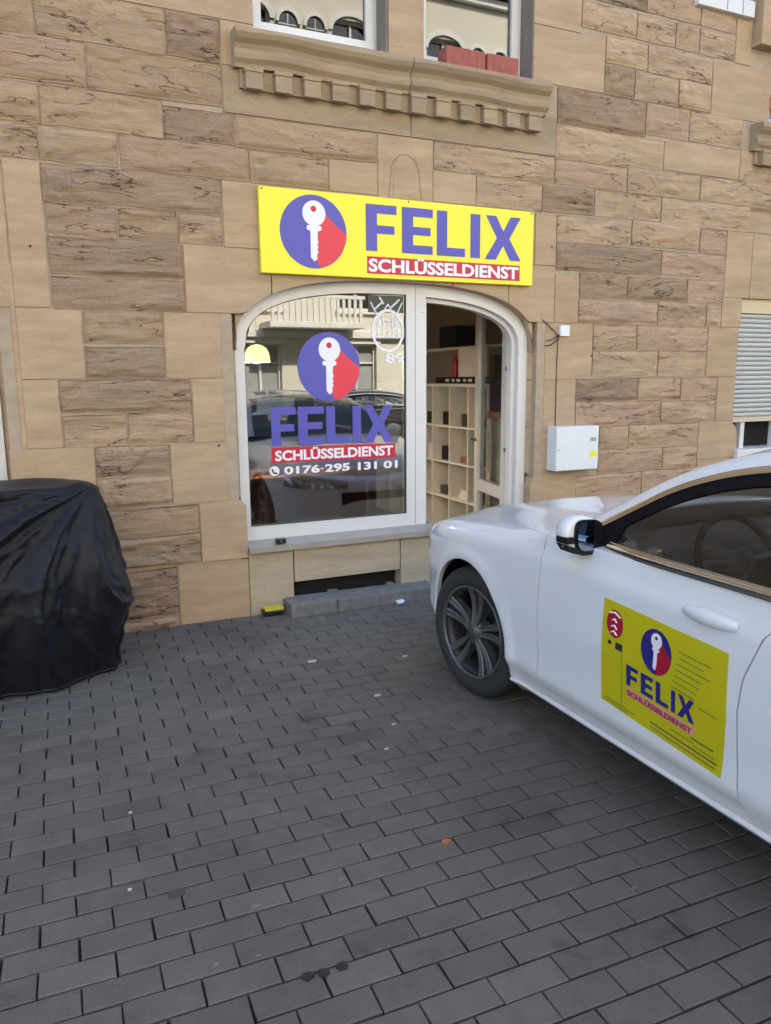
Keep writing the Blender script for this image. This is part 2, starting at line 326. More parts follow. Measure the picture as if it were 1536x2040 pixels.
# ------------------------------------------------------------------ text (flat printed lettering cut as thin shapes)
_txt = {}
def text_shapes(s, bold=0.03):
    if (s, bold) in _txt: return _txt[(s, bold)]
    cu = bpy.data.curves.new('t', 'FONT'); cu.body = s; cu.offset = bold; cu.resolution_u = 3
    o = bpy.data.objects.new('t', cu); COL.objects.link(o)
    dg = bpy.context.evaluated_depsgraph_get(); me = o.evaluated_get(dg).to_mesh()
    v = np.array([q.co[:2] for q in me.vertices]); f = [tuple(p.vertices) for p in me.polygons]
    o.evaluated_get(dg).to_mesh_clear(); COL.objects.unlink(o); bpy.data.objects.remove(o); bpy.data.curves.remove(cu)
    v = (v - v.min(0)) / (v.max(0) - v.min(0))
    _txt[(s, bold)] = (v, f); return v, f
def text_obj(name, s, fn, mat, parent, bold=0.03, label=None):
    v, f = text_shapes(s, bold)
    return mesh_obj(name, [fn(a, b) for a, b in v], f, mat, parent, label=label)
LET = {'F': [[(0, 0), (.36, 0), (.36, .38), (.93, .38), (.93, .56), (.36, .56), (.36, .81), (1, .81), (1, 1), (0, 1)]],
       'E': [[(0, 0), (1, 0), (1, .19), (.36, .19), (.36, .41), (.93, .41), (.93, .59), (.36, .59), (.36, .81), (1, .81), (1, 1), (0, 1)]],
       'L': [[(0, 0), (1, 0), (1, .19), (.36, .19), (.36, 1), (0, 1)]], 'I': [[(0, 0), (1, 0), (1, 1), (0, 1)]],
       'X': [[(0, 0), (.30, 0), (.5, .33), (.70, 0), (1, 0), (.67, .5), (.98, 1), (.70, 1), (.5, .66), (.30, 1), (.02, 1), (.33, .5)]]}
def felix(fn, spans, mat, parent, d, thick=0.0015):
    """fn(u,v,depth)->3D ; spans: letter -> (u0,u1)"""
    for ch, (u0, u1, v0, v1) in spans:
        poly = [(u0 + a * (u1 - u0), v0 + b * (v1 - v0)) for a, b in LET[ch][0]]
        mb = MB(); mb.prism(poly, lambda a, b: fn(a, b, d + thick), lambda a, b: fn(a, b, d)); mb.obj('letter', mat, parent)
def disc(cx, cz, rx, rz, n=40, a0=0, a1=2 * math.pi): return [(cx + rx * math.cos(a0 + (a1 - a0) * k / n), cz + rz * math.sin(a0 + (a1 - a0) * k / n)) for k in range(n if a1 - a0 > 6.2 else n + 1)]
def key_logo(fn, cx, cz, rx, rz, parent, d, mats, face=False):
    """round key emblem: blue disc, red field falling away to the lower right, white key"""
    mb_, mr_, mw_ = mats
    P = lambda poly, k0, k1: MB().prism(poly, lambda a, b: fn(a, b, d + k1), lambda a, b: fn(a, b, d + k0))
    P(disc(cx, cz, rx, rz, 56), 0, .001).obj('emblem_disc', mb_, parent)
    S = lambda a, b: (cx + a * rx, cz + b * rz)
    red = [S(.36, .50), S(.62, .26), S(.985, -.02)] + [S(.985 * math.cos(t), .985 * math.sin(t)) for t in np.linspace(-.10, -1.36, 16)] + [S(.10, -.86), S(.02, -.6), S(.05, .2)]
    P(red, .001, .0016).obj('emblem_field', mr_, parent)
    key = [S(-.09 - .0, .17), S(-.20, .17), S(-.22, .10), S(-.20, .05), S(-.105, .02), S(-.105, -.70), S(.0, -.81), S(.085, -.74), S(.085, -.60), S(.13, -.55), S(.09, -.48), S(.13, -.42), S(.095, -.34), S(.135, -.27), S(.105, -.2), S(.12, .02), S(.22, .05), S(.235, .10), S(.215, .17), S(.11, .17), S(.13, .235)]
    bow = [S(.015 + .345 * math.cos(t), .50 + .345 * math.sin(t)) for t in np.linspace(-1.15, 4.29, 30)]
    P(key[:-1] + bow, .0016, .0026).obj('emblem_key', mw_, parent)
    P([S(.0 + .085 * math.cos(t), .62 + .085 * math.sin(t)) for t in np.linspace(0, 6.0, 14)], .0026, .003).obj('key_hole', M_INK if face else M_DRED, parent)

# ------------------------------------------------------------------ ground
street = box_obj('road', (-60, -9.0, -0.35), (60, -1.6, -0.13), M_ASPHALT); tag(street, kind='structure')
farwalk = box_obj('far_pavement', (-60, -13.0, -0.35), (60, -9.0, 0.0), M_CONC); tag(farwalk, kind='structure')
kerb = box_obj('kerb', (-60, -1.6, -0.35), (60, -1.45, 0.0), M_CONC); tag(kerb, kind='structure')
pave = box_obj('pavement', (-60, -1.45, -0.35), (60, WY + 6, -0.016), M_SAND); tag(pave, kind='structure')
lowg = box_obj('ground', (-150, -150, -0.6), (150, 150, -0.36), M_ASPHALT); tag(lowg, kind='structure')

PR = R(-1.6)                                   # the paving rows run almost parallel to the facade
pc, ps = math.cos(PR), math.sin(PR)
def pworld(u, v): return (u * pc - v * ps - 0.068, u * ps + v * pc + 0.018)
def brick_mesh(L, Wd, seed):
    rr = random.Random(seed); c = 0.0028; h = 0.0; j = lambda: rr.uniform(-.0012, .0012)
    x, y = L / 2, Wd / 2
    base = [(-x + j(), -y + j()), (x + j(), -y + j()), (x + j(), y + j()), (-x + j(), y + j())]
    v = [(a, b, -0.03) for a, b in base] + [(a, b, -0.0024) for a, b in base] + [(a - math.copysign(c, a), b - math.copysign(c, b), 0.0) for a, b in base]
    f = [(8, 9, 10, 11)] + [(k, (k + 1) % 4, (k + 1) % 4 + 4, k + 4) for k in range(4)] + [(k + 4, (k + 1) % 4 + 4, (k + 1) % 4 + 8, k + 8) for k in range(4)]
    return v, f
bmeshes = []
for s_ in range(8):
    v, f = brick_mesh(0.1985 if s_ % 2 else 0.1970, 0.0932 if s_ % 3 else 0.0922, s_)
    me = bpy.data.meshes.new('brick'); me.from_pydata(v, [], f); me.materials.append(M_PAVER); me.update(); bmeshes.append((me, v, f))
K = cam.matrix_world.inverted()
def project(p):
    q = K @ Vector(p)
    if q.z > -0.05: return None
    s_ = 1519.84; return 768 + s_ * q.x / -q.z, 1020 - s_ * q.y / -q.z, -q.z
pieces = []
PL, PW = 0.2035, 0.1003
for j in range(-20, 60):
    for i in range(-60, 60):
        u = i * PL + (0.5 * PL if j % 2 else 0) + 0.004 * math.sin(j * 3.7); v = j * PW
        X, Y = pworld(u, v)
        if Y < -1.36 or Y > WY - 0.02 or X < -7 or X > 9: continue
        pr = project((X, Y, 0)); near = 1e9
        if pr and -60 < pr[0] < 1596 and 1150 < pr[1] < 2110: near = pr[2]
        hidden = (X > 1.95 + 0 * Y and Y < 4.1 and X - 1.75 > 0.0)      # under the car
        if X > 2.25 and Y < 4.0: near += 50
        pieces.append((near, X, Y))
pieces.sort()
bulk = MB(); tones = []; rr = random.Random(3)
for n, (near, X, Y) in enumerate(pieces):
    k = rr.randrange(8); me, v, f = bmeshes[k]; dz = rr.uniform(-.0022, .0012); rz = PR + rr.gauss(0, .006)
    tx, ty = rr.gauss(0, .006), rr.gauss(0, .006)
    if n < 300:
        o = bpy.data.objects.new('brick', me); COL.objects.link(o); o.parent = pave; o.location = (X, Y, dz); o.rotation_euler = (tx, ty, rz)
    else:
        c, s = math.cos(rz), math.sin(rz); bulk.add([(X + a * c - b * s, Y + a * s + b * c, q + dz + a * ty * -1 + b * tx) for a, b, q in v], f); tones += [rr.random()] * len(v)
bo = bulk.obj('brick_field', M_PAVERS, pave); bo['kind'] = 'stuff'
at = bo.data.attributes.new('tone', 'FLOAT', 'POINT'); at.data.foreach_set('value', tones)

# ------------------------------------------------------------------ sandstone house
house = empty('sandstone_building', (0, 0, 0), label='sandstone apartment house with a locksmith shop on the ground floor', cat='building')
WX0, WX1, WZ = -22.0, 24.0, 15.2
# openings: (x0, x1, z0, z1)
CX, AX, ZS, BZ = 2.37, 1.15, 1.80, 0.45        # shop opening: centre, half width, spring line, rise
def arch_z(x, cx=CX, a=AX, zs=ZS, b=BZ, n=2.6):
    t = min(1.0, abs((x - cx) / a)); return zs + b * (1 - t ** n) ** (1 / n)
def arch_x(z, side, cx=CX, a=AX, zs=ZS, b=BZ, n=2.6):
    if z <= zs: return cx + side * a
    t = min(1.0, (z - zs) / b); return cx + side * a * (1 - t ** n) ** (1 / n)
ops = [(1.19, 3.55, -0.3, 2.256), (-2.45, -0.15, -0.3, 2.252), (5.69, 7.91, 0.85, 2.252), (1.385, 2.325, 3.652, 5.61), (2.555, 3.465, 3.652, 5.61), (-2.2, -1.35, 3.652, 5.61), (5.87, 7.61, 3.652, 5.61), (-7.5, -5.3, 0.5, 2.25), (9.8, 12, 0.5, 2.25)]
xs = sorted({WX0, WX1, *[q for o_ in ops for q in o_[:2]]}); zs_ = sorted({-0.3, WZ, *[q for o_ in ops for q in o_[2:]]})
back = MB()
for i in range(len(xs) - 1):
    for j in range(len(zs_) - 1):
        mx, mz = (xs[i] + xs[i + 1]) / 2, (zs_[j] + zs_[j + 1]) / 2
        if any(o_[0] < mx < o_[1] and o_[2] < mz < o_[3] for o_ in ops): continue
        back.box((xs[i] - (.0 if (xs[i] in (WX0,)) else 0), WY + 0.003, zs_[j]), (xs[i + 1], WY + 0.36, zs_[j + 1]))
back.obj('mortar_wall', M_MORTAR, house)
roofb = MB().prism([(WY - .35, WZ), (WY + 12.4, WZ), (WY + 6, WZ + 3.2)], lambda y, z: (WX0, y, z), lambda y, z: (WX1, y, z)); roofb.obj('roof', M_ROOFT, house)
MB().box((WX0, WY + 11.6, -0.3), (WX1, WY + 12, WZ)).box((WX0, WY + .36, -.3), (WX0 + .4, WY + 11.6, WZ)).box((WX1 - .4, WY + .36, -.3), (WX1, WY + 11.6, WZ)).obj('rear_wall', M_MORTAR, house)
JT = 0.0028
def clip_right(x1, z0, z1):     # stone ending at the shop opening: follow the curve
    return [(min(x1, arch_x(z, -1)), z) for z in np.linspace(z0, z1, 7)]
def smooth_stone(poly, proud=0.0045, depth=0.05, mat=None, ch=0.0025, label=None):
    """dressed stone from an outline in the facade plane"""
    bm = bmesh.new(); vs_ = [bm.verts.new((x, WY - proud, z)) for x, z in poly]; f = bm.faces.new(vs_)
    r = bmesh.ops.extrude_face_region(bm, geom=[f]); new = [g for g in r['geom'] if isinstance(g, bmesh.types.BMVert)]
    for v in new: v.co.y = WY + depth
    bmesh.ops.recalc_face_normals(bm, faces=bm.faces)
    ed = [e for e in bm.edges if all(abs(v.co.y - (WY - proud)) < 1e-6 for v in e.verts)]
    if ch: bmesh.ops.bevel(bm, geom=ed, offset=ch, segments=1, affect='EDGES')
    cx_ = sum(p[0] for p in poly) / len(poly); cz_ = sum(p[1] for p in poly) / len(poly)
    return MB().bm(bm).obj('stone', mat or M_SMOOTH, house, loc=(cx_, WY, cz_), label=label)
def srect(x0, x1, z0, z1, **kw):
    j = JT; return smooth_stone([(x0 + j, z0 + j), (x1 - j, z0 + j), (x1 - j, z1 - j), (x0 + j, z1 - j)], **kw)
def rough_geo(x0, x1, z0, z1, seed, amp=0.026, cell=0.0115):
    w, h = x1 - x0, z1 - z0; nx = max(5, int(w / cell)); nz = max(5, int(h / cell))
    X, Z = np.meshgrid(np.linspace(0, w, nx), np.linspace(0, h, nz), indexing='ij')
    ox, oz = seed * 3.71 % 200, seed * 7.93 % 200
    wob = fbm(X * 2.2 + oz, Z * 3 + ox, 4) - .45
    a = fbm(X * 1.3 + ox, Z * 7 + oz + wob * 4.5, 3)                  # bedded relief
    t = a * 5.5; fr = t - np.floor(t); st = np.floor(t) + np.clip((fr - .5) * 5 + .5, 0, 1)          # ledges
    lip = np.exp(-((fr - .42) / .06) ** 2)                                                        # undercut below each ledge
    gate = np.clip((fbm(X * 3 + 40 + ox, Z * 5 + oz, 3) - .40) * 6, 0, 1)
    b = fbm(X * 9 + ox, Z * 20 + oz, 4)
    H = (0.95 * st / 5.5 + 0.25 * a + 0.32 * (b - .5) - .26) * amp * 1.8 - lip * gate * .006
    ed = np.minimum(np.minimum(X, w - X), np.minimum(Z, h - Z)); wd = .016 + .03 * fbm(X * 6 + oz, Z * 6 + ox, 2); k = np.clip(ed / wd, 0, 1); k = k * k * (3 - 2 * k)
    H = 0.003 + np.clip(H, -.004, .06) * k
    ex = (fbm(Z * 7 + ox, X * 3 + seed, 3) - .45) * .016; ez = (fbm(X * 5 + oz, Z * 3 + seed, 3) - .45) * .014
    P = [[(x0 + X[i, j] + ex[i, j], WY - H[i, j], z0 + Z[i, j] + ez[i, j]) for j in range(nz)] for i in range(nx)]
    mb = MB().grid(P, flip=False)
    ring = [i * nz for i in range(nx)] + [(nx - 1) * nz + j for j in range(1, nz)] + [i * nz + nz - 1 for i in range(nx - 2, -1, -1)] + [j for j in range(nz - 2, 0, -1)]
    b0 = len(mb.v); mb.v += [(mb.v[q][0], WY + 0.04, mb.v[q][2]) for q in ring]; n = len(ring)
    mb.f += [(ring[q], b0 + q, b0 + (q + 1) % n, ring[(q + 1) % n])[::-1] for q in range(n)]
    return mb
WEATHERED = {(.13, 2.60), (.14, 2.20), (.14, 2.005), (.87, 3.47), (.14, 1.395), (.295, 1.60), (3.67, 3.43), (3.70, 2.39), (3.56, 2.805), (4.10, 3.69), (3.87, 4.31), (.83, 3.01), (.31, 1.005), (.0, .07), (.13, .405), (4.41, 2.20), (3.93, 2.195), (3.93, 1.39)}
_sd = [1]
def rough(x0, x1, z0, z1, amp=0.026, label=None, mat=None):
    _sd[0] += 1; s = _sd[0]; rr_ = random.Random(s); j = lambda: JT + rr_.uniform(-.001, .004)
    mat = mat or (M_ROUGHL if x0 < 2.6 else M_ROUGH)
    if (round(x0, 3), round(z0, 3)) in WEATHERED: amp *= 1.35; mat = M_WEATH
    mb = rough_geo(x0 + j(), x1 - j(), z0 + j(), z1 - j(), s, amp)
    return mb.obj('stone', mat or M_ROUGH, house, smooth=True, loc=((x0 + x1) / 2, WY, (z0 + z1) / 2), label=label)

C = {}     # course lines
# ---- pier between the two shop windows and everything above it up to the frame's edge (left half)
for r_ in [(-.35, .17, 3.47, 3.72), (.17, .87, 3.47, 3.72), (.87, 1.19, 3.47, 3.72), (-.35, .10, 3.72, 4.0), (.10, .60, 3.72, 4.0), (-.6, .42, 3.225, 3.47), (.42, 1.19, 3.225, 3.47),
           (-.6, .16, 3.01, 3.225), (.16, .83, 3.01, 3.225), (.83, 1.25, 3.01, 3.20), (1.25, 2.215, 3.005, 3.20),
           (-.6, .135, 2.815, 3.01), (.135, .565, 2.815, 3.01), (.565, 1.34, 2.81, 3.01), (1.34, 1.87, 2.805, 3.005),
           (.13, 1.16, 2.60, 2.81), (.14, .535, 2.41, 2.60), (.535, .885, 2.41, 2.60), (.885, 1.16, 2.41, 2.60), (.14, .905, 2.20, 2.41), (.14, .905, 2.005, 2.20),
           (.295, .765, 1.805, 2.0), (.295, .765, 1.60, 1.80), (.14, .915, 1.395, 1.60), (.14, .515, 1.195, 1.395), (.515, .915, 1.195, 1.395),
           (.31, .76, 1.005, 1.195), (.31, .76, .805, 1.0), (.13, .925, .61, .80), (.13, .925, .405, .61), (.0, .765, .07, .40)]:
    rough(*r_)
rough(-.10, .77, -.05, .07, 0.05, label='low plinth stone standing proud of the pavement')
for r_ in [(-.06, .135, 2.01, 2.81), (-.06, .295, 1.60, 2.005), (-.06, .14, 1.195, 1.60), (-.16, .31, .80, 1.195), (-.16, .13, .40, .80), (.60, 1.40, 3.72, 4.3), (1.19, 1.40, 3.47, 3.72)]:
    srect(*r_)
srect(-.16, 0.0, 0.0, .40); srect(1.87, 2.22, 2.805, 3.005)
smooth_stone([(-.16,2.01),(-.065,2.01),(-.065,2.81),(-.16,2.81)], depth=.3)
# rows left of the picture's edge, so that a step aside still shows masonry
x_extra = MB(); xr = random.Random(5); sd_ = 300
def filler(x0, x1, z0, z1):
    global sd_
    z = z0
    while z < z1 - .05:
        h_ = min(.2, z1 - z); x = x0
        while x < x1 - .03:
            w_ = min(xr.uniform(.35, .8), x1 - x)
            if x1 - x - w_ < .2: w_ = x1 - x
            sd_ += 1; g = rough_geo(x + JT, x + w_ - JT, z + JT, z + h_ - JT, sd_, 0.026, 0.05); x_extra.add(g.v, g.f); x += w_
        z += h_
filler(-4.6, -.6, 2.4, 3.66); filler(-4.6, -2.6, 0, 2.4); filler(-.35, .6, 4.0, 4.8); filler(8.1, 9.6, 0, 4.8); filler(-1.2, -.35, 3.66, 4.8); filler(5.6, 8.1, 2.8, 3.3)
filler(3.87, 5.5, 4.7, 5.6)
xo = x_extra.obj('rough_masonry', M_ROUGH, house, smooth=True); xo['kind'] = 'stuff'
srect(-2.6, -.16, 2.26, 2.4, depth=.3)

# ---- stones cut round the shop arch
def arch_stone(x0, x1, z0, z1, z0b=None):
    j = JT; xs_ = np.linspace(x0 + j, x1 - j, 14)
    low = [(x, max(z0 + j, arch_z(x) if abs(x - CX) < AX else -9)) for x in xs_]
    return smooth_stone(low + [(x1 - j, z1 - j), (x0 + j, z1 - j)], depth=.32, ch=.003)
arch_stone(.905, 1.46, 2.005, 2.41)
arch_stone(1.46, 2.22, 2.05, 2.805); srect(1.16, 1.46, 2.41, 2.81)
arch_stone(2.64, 3.28, 2.05, 2.80); arch_stone(3.28, 3.70, 2.0, 2.42); arch_stone(3.28, 3.50, 2.42, 2.80); srect(3.505, 3.70, 2.42, 2.80)
# keystone with a carved round-headed panel
ks = arch_stone(2.22, 2.64, 2.2, 3.20); ks['label'] = 'keystone with an incised round-headed panel'
MB().prism([(2.335, 2.80)] + [(2.425 + .088 * math.cos(t), 2.97 + .098 * math.sin(t)) for t in np.linspace(math.pi, 0, 14)] + [(2.515, 2.80)], lambda x, z: (x - ks.location.x, WY - .0085 - ks.location.y, z - ks.location.z), lambda x, z: (x - ks.location.x, WY - .003 - ks.location.y, z - ks.location.z)).obj('carved_panel', M_SMOOTH, ks)
arc = [(2.30, 2.80)] + [(2.425 + .105 * math.cos(t), 2.97 + .115 * math.sin(t)) for t in np.linspace(math.pi, 0, 14)] + [(2.55, 2.80)]
MB().tube([(x, WY - 0.004, z) for x, z in arc], 0.0032, 5).obj('groove_shade_line', M_REVEAL, ks, loc=None).location = (-ks.location.x, -ks.location.y, -ks.location.z)  # dark tube stands in for the shade of an incised groove
srect(2.64, 2.99, 2.80, 3.005)
# ---- jambs of the shop opening: chamfered quoins
def jamb(x_out, x_in, z0, z1, cham=0.11, dpt=0.084, mirror=None):
    """quoin whose inner corner is cut away towards the window"""
    s = 1 if x_in > x_out else -1; j = JT
    plan = [(x_out + s * j, WY - .004), (x_in - s * cham, WY - .004), (x_in, WY + dpt), (x_in, WY + .32), (x_out + s * j, WY + .05)]
    mb = MB().prism(plan, lambda x, y: (x, y, z0 + j), lambda x, y: (x, y, z1 - j))
    return mb.obj('stone', M_SMOOTH, house, loc=((x_out + x_in) / 2, WY, (z0 + z1) / 2))
def flat_jamb(x_out, x_in, z0, z1): 
    return box_obj('stone', (min(x_out, x_in) + JT, WY - .004, z0 + JT), (max(x_out, x_in) - (JT if x_in < x_out else 0), WY + .32, z1 - JT), M_SMOOTH, house, ch=.006)
jamb(.765, 1.22, 1.60, 2.005); jamb(.915, 1.22, 1.195, 1.60); jamb(.76, 1.22, .805, 1.195)
MB().prism([(.925 + JT, .405), (1.235, .405), (1.235, .76), (1.20, .80), (.925 + JT, .80)], lambda x, z: (x, WY - .006, z), lambda x, z: (x, WY + .3, z)).obj('stone', M_SMOOTH, house)
flat_jamb(.765, 1.235, -.03, .40)
jamb(4.08, 3.52, 1.57, 2.0); jamb(3.93, 3.52, 1.20, 1.57); jamb(4.18, 3.52, .83, 1.20)
smooth_stone([(3.52, .40), (3.95, .40), (3.95, .825), (3.60, .825), (3.54, .80), (3.52, .74)], depth=.3); flat_jamb(4.1, 3.52, -.03, .40)
# spandrel fillers behind the frame's rounded shoulders
for s, x_e in ((-1, 1.22), (1, 3.52)):
    pts = [(x_e - s * .0, 1.78)] + [(arch_x(z, s) + s * .004, z) for z in np.linspace(1.8, 2.02, 7)] + [(x_e, 2.02)]
    MB().prism(pts, lambda x, z: (x, WY + .03, z), lambda x, z: (x, WY + .3, z)).obj('stone', M_SMOOTH, house)
# neighbour windows' jambs
jamb(-.055, -.18, .8, 2.26, cham=.10)
# ---- right of the shop window
for r_ in [(3.87, 4.48, 4.31, 4.5), (4.48, 5.03, 4.31, 4.5), (5.03, 5.42, 4.31, 4.5), (3.87, 4.39, 4.11, 4.30), (4.39, 4.78, 4.11, 4.30), (4.78, 5.03, 4.11, 4.30), (5.03, 5.42, 4.11, 4.30),
           (4.10, 4.51, 3.91, 4.10), (4.51, 5.19, 3.90, 4.10), (4.10, 4.39, 3.69, 3.91), (4.39, 4.84, 3.69, 3.90), (4.84, 5.19, 3.69, 3.90),
           (3.67, 4.52, 3.43, 3.69), (4.52, 4.975, 3.45, 3.69), (4.975, 5.56, 3.45, 3.69), (3.67, 4.72, 3.19, 3.43),
           (3.67, 4.36, 3.01, 3.19), (4.36, 5.125, 3.01, 3.21), (5.125, 6.1, 3.01, 3.21), (3.56, 4.04, 2.805, 3.005), (4.04, 4.72, 2.81, 3.01), (4.72, 5.72, 2.80, 3.01),
           (2.64, 3.67, 3.01, 3.20), (2.99, 3.56, 2.80, 3.01), (3.70, 4.43, 2.60, 2.80), (4.43, 5.16, 2.61, 2.81), (5.16, 5.47, 2.60, 2.80),
           (3.70, 4.75, 2.39, 2.60), (4.75, 5.46, 2.40, 2.60), (3.93, 4.41, 2.195, 2.39), (4.41, 5.05, 2.20, 2.39), (5.05, 5.46, 2.19, 2.39),
           (3.93, 4.74, 2.0, 2.195), (4.74, 5.28, 2.0, 2.20), (5.28, 5.46, 2.0, 2.19), (4.08, 4.53, 1.80, 2.0), (4.53, 5.32, 1.80, 2.0), (4.08, 4.77, 1.59, 1.80), (4.77, 5.32, 1.58, 1.80),
           (3.93, 4.57, 1.39, 1.58), (4.57, 5.04, 1.39, 1.58), (5.04, 5.47, 1.38, 1.58), (3.93, 4.83, 1.19, 1.39), (4.83, 5.47, 1.19, 1.38),
           (4.18, 4.49, 1.0, 1.19), (4.49, 5.28, .99, 1.19), (4.18, 4.88, .80, 1.0), (4.88, 5.28, .80, .99), (3.95, 4.66, .58, .80), (4.66, 5.40, .58, .80), (4.1, 4.9, .38, .58), (4.9, 5.6, .38, .58), (4.1, 5.0, .0, .38), (5.0, 5.7, 0, .38), (3.87, 4.6, 4.5, 4.7), (4.6, 5.4, 4.5, 4.7)]:
    rough(*r_, amp=.023)
for r_ in [(3.45, 3.87, 4.07, 4.5), (3.45, 4.10, 3.69, 4.07), (5.19, 5.84, 3.68, 4.10), (5.42, 5.60, 4.10, 4.5), (4.72, 5.56, 3.21, 3.43), (5.56, 5.72, 3.21, 3.45), (5.47, 5.78, 2.25, 2.80), (5.78, 7.0, 2.25, 2.80), (5.46, 5.70, 2.0, 2.25),
           (5.32, 5.68, 1.58, 2.0), (5.47, 5.68, 1.19, 1.58), (3.70, 3.93, 2.0, 2.37)]:
    srect(*r_, depth=.06)
rb = [(5.28, .86), (5.28, 1.185), (5.62, 1.185)] + [(5.62 + .13 * math.sin(t), 1.055 + .13 * math.cos(t)) for t in np.linspace(.2, math.pi / 2, 6)] + [(5.75, .86)]
smooth_stone(rb[::-1], depth=.3); srect(5.28, 5.75, .58, .855, depth=.3)
# ---- dressed panel and dentilled cornice under the upper windows
srect(1.19, 2.47, 3.20, 3.47, mat=M_CARVED, proud=.008, depth=.06); srect(2.47, 3.67, 3.20, 3.47, mat=M_CARVED, proud=.008, depth=.06)
def cornice(x0, x1, xj, nd, pitch, first, ret=True):
    prof = [(0.0, 3.66), (-.125, 3.655), (-.13, 3.625), (-.115, 3.60), (-.085, 3.575), (-.075, 3.55), (-.085, 3.525), (-.08, 3.50), (-.055, 3.475), (-.05, 3.455), (.02, 3.455)]
    for a, b in ((x0, xj), (xj + .006, x1)):
        mb = MB(); n = max(2, int((b - a) / .06)); P = []
        for i in range(n + 1):
            x = a + (b - a) * i / n; wv = .006 * math.sin(x * 5.1) + .003 * math.sin(x * 13)
            P.append([(x, WY + y - (0.0 if y >= 0 else wv * .4), z + wv * (z < 3.64)) for y, z in prof])
        mb.grid(P); k = len(prof)
        mb.f += [tuple(range(k))[::-1], tuple(range(n * k, n * k + k))]
        o = mb.obj('cornice', M_CARVED, house)
    fr_ = box_obj('cornice_frieze', (x0 + .04, WY - .028, 3.345), (x1 - .04, WY + .012, 3.4545), M_CARVED, house, ch=.003)
    for k in range(nd):
        x = first + k * pitch
        d = MB().box((x, WY - .078, 3.335), (x + .108, WY - .0285, 3.43), .004).obj('dentil', M_CARVED, fr_)
        MB().box((x - .005, WY - .084, 3.431), (x + .113, WY - .0285, 3.452), .003).obj('dentil_cap', M_CARVED, d) if False else None
        MB().box((x - .004, WY - .083, 3.4305), (x + .112, WY - .0285, 3.4535), .004).obj('dentil', M_CARVED, fr_)
cornice(1.255, 3.545, 2.43, 12, .187, 1.32); cornice(5.66, 8.0, 6.8, 12, .187, 5.74)
cornice(-2.4, -.9, -1.6, 7, .187, -2.3)
# mullion pier and jambs of the upper windows
for a, b in ((2.31, 2.57),): box_obj('stone', (a, WY - .004, 3.66), (b, WY + .30, 5.6), M_SMOOTH, house, ch=.004)
box_obj('stone', (1.385, WY + .0, 3.72), (1.40, WY + .32, 5.6), M_SMOOTH, house); box_obj('window_reveal', (3.444, WY + .0045, 3.66), (3.462, WY + .32, 5.6), M_REVEAL, house)
box_obj('window_reveal', (2.292, WY + .004, 3.66), (2.3075, WY + .30, 5.6), M_REVEAL, house)
srect(1.0, 1.385, 4.3, 5.6); srect(3.47, 3.87, 4.5, 5.6)
# projecting pilaster right of the upper wall, sill ledge
box_obj('stone', (5.60, WY - .10, 4.24), (6.2, WY + .1, 5.6), M_SMOOTH, house, ch=.01, label='projecting pilaster at the upper right corner')
box_obj('window_reveal', (5.72, WY + .005, 3.66), (5.86, WY + .2, 4.24), M_REVEAL, house)
# white edge of a window above
wf = box_obj('window_frame', (4.95, WY - .05, 4.44), (5.56, WY + .05, 4.56), M_UPVC, house, ch=.006); 
for x in (5.25, 5.42): box_obj('frame_joint', (x, WY - .052, 4.45), (x + .006, WY - .0495, 4.55), M_REVEAL, wf)

def ring(fo, fi, y0, y1):
    """frame band between outer and inner outlines (same point count), extruded y0..y1"""
    n = len(fo); v = [(x, y0, z) for x, z in fo] + [(x, y0, z) for x, z in fi] + [(x, y1, z) for x, z in fo] + [(x, y1, z) for x, z in fi]; f = []
    for i in range(n):
        j = (i + 1) % n; f += [(i, j, n + j, n + i), (2 * n + i, 3 * n + i, 3 * n + j, 2 * n + j), (n + i, n + j, 3 * n + j, 3 * n + i), (i, 2 * n + i, 2 * n + j, j)]
    return MB().add(v, f)
def rect_ring(x0, x1, z0, z1, t, y0, y1):
    return ring([(x0, z0), (x1, z0), (x1, z1), (x0, z1)], [(x0 + t, z0 + t), (x1 - t, z0 + t), (x1 - t, z1 - t), (x0 + t, z1 - t)], y0, y1)
# upper windows
def upper_window(x0, x1, z0, z1, t=.055):
    fr = rect_ring(x0, x1, z0, z1, .045, WY + .155, WY + .23).obj('window_frame', M_UPVC, house)
    rect_ring(x0 + .035, x1 - .035, z0 + .035, z1 - .035, t, WY + .14, WY + .20).obj('sash', M_UPVC, fr)
    box_obj('pane', (x0 + .085, WY + .165, z0 + .085), (x1 - .085, WY + .173, z1 - .085), M_UGLASS, fr)
    box_obj('curtain', (x0 + .07, WY + .55, z0), (x1 - .07, WY + .57, z1), M_CURTAIN, fr) if False else None
    return fr
upper_window(1.40, 2.30, 3.72, 5.58); upper_window(2.57, 3.45, 3.70, 5.58); upper_window(5.86, 6.7, 3.70, 5.58); upper_window(6.72, 7.61, 3.70, 5.58)
MB().prism([(1.40, 3.664), (1.40, 3.69), (2.30, 3.69), (2.30, 3.664)], lambda x, z: (x, WY - .02, z - .005), lambda x, z: (x, WY + .2, z + .05)).obj('window_sill', M_UPVC, house)
box_obj('room_behind_upper_windows', (-4, WY + 2.5, 2.95), (9, WY + 2.6, 5.7), M_INT_WALL, house)
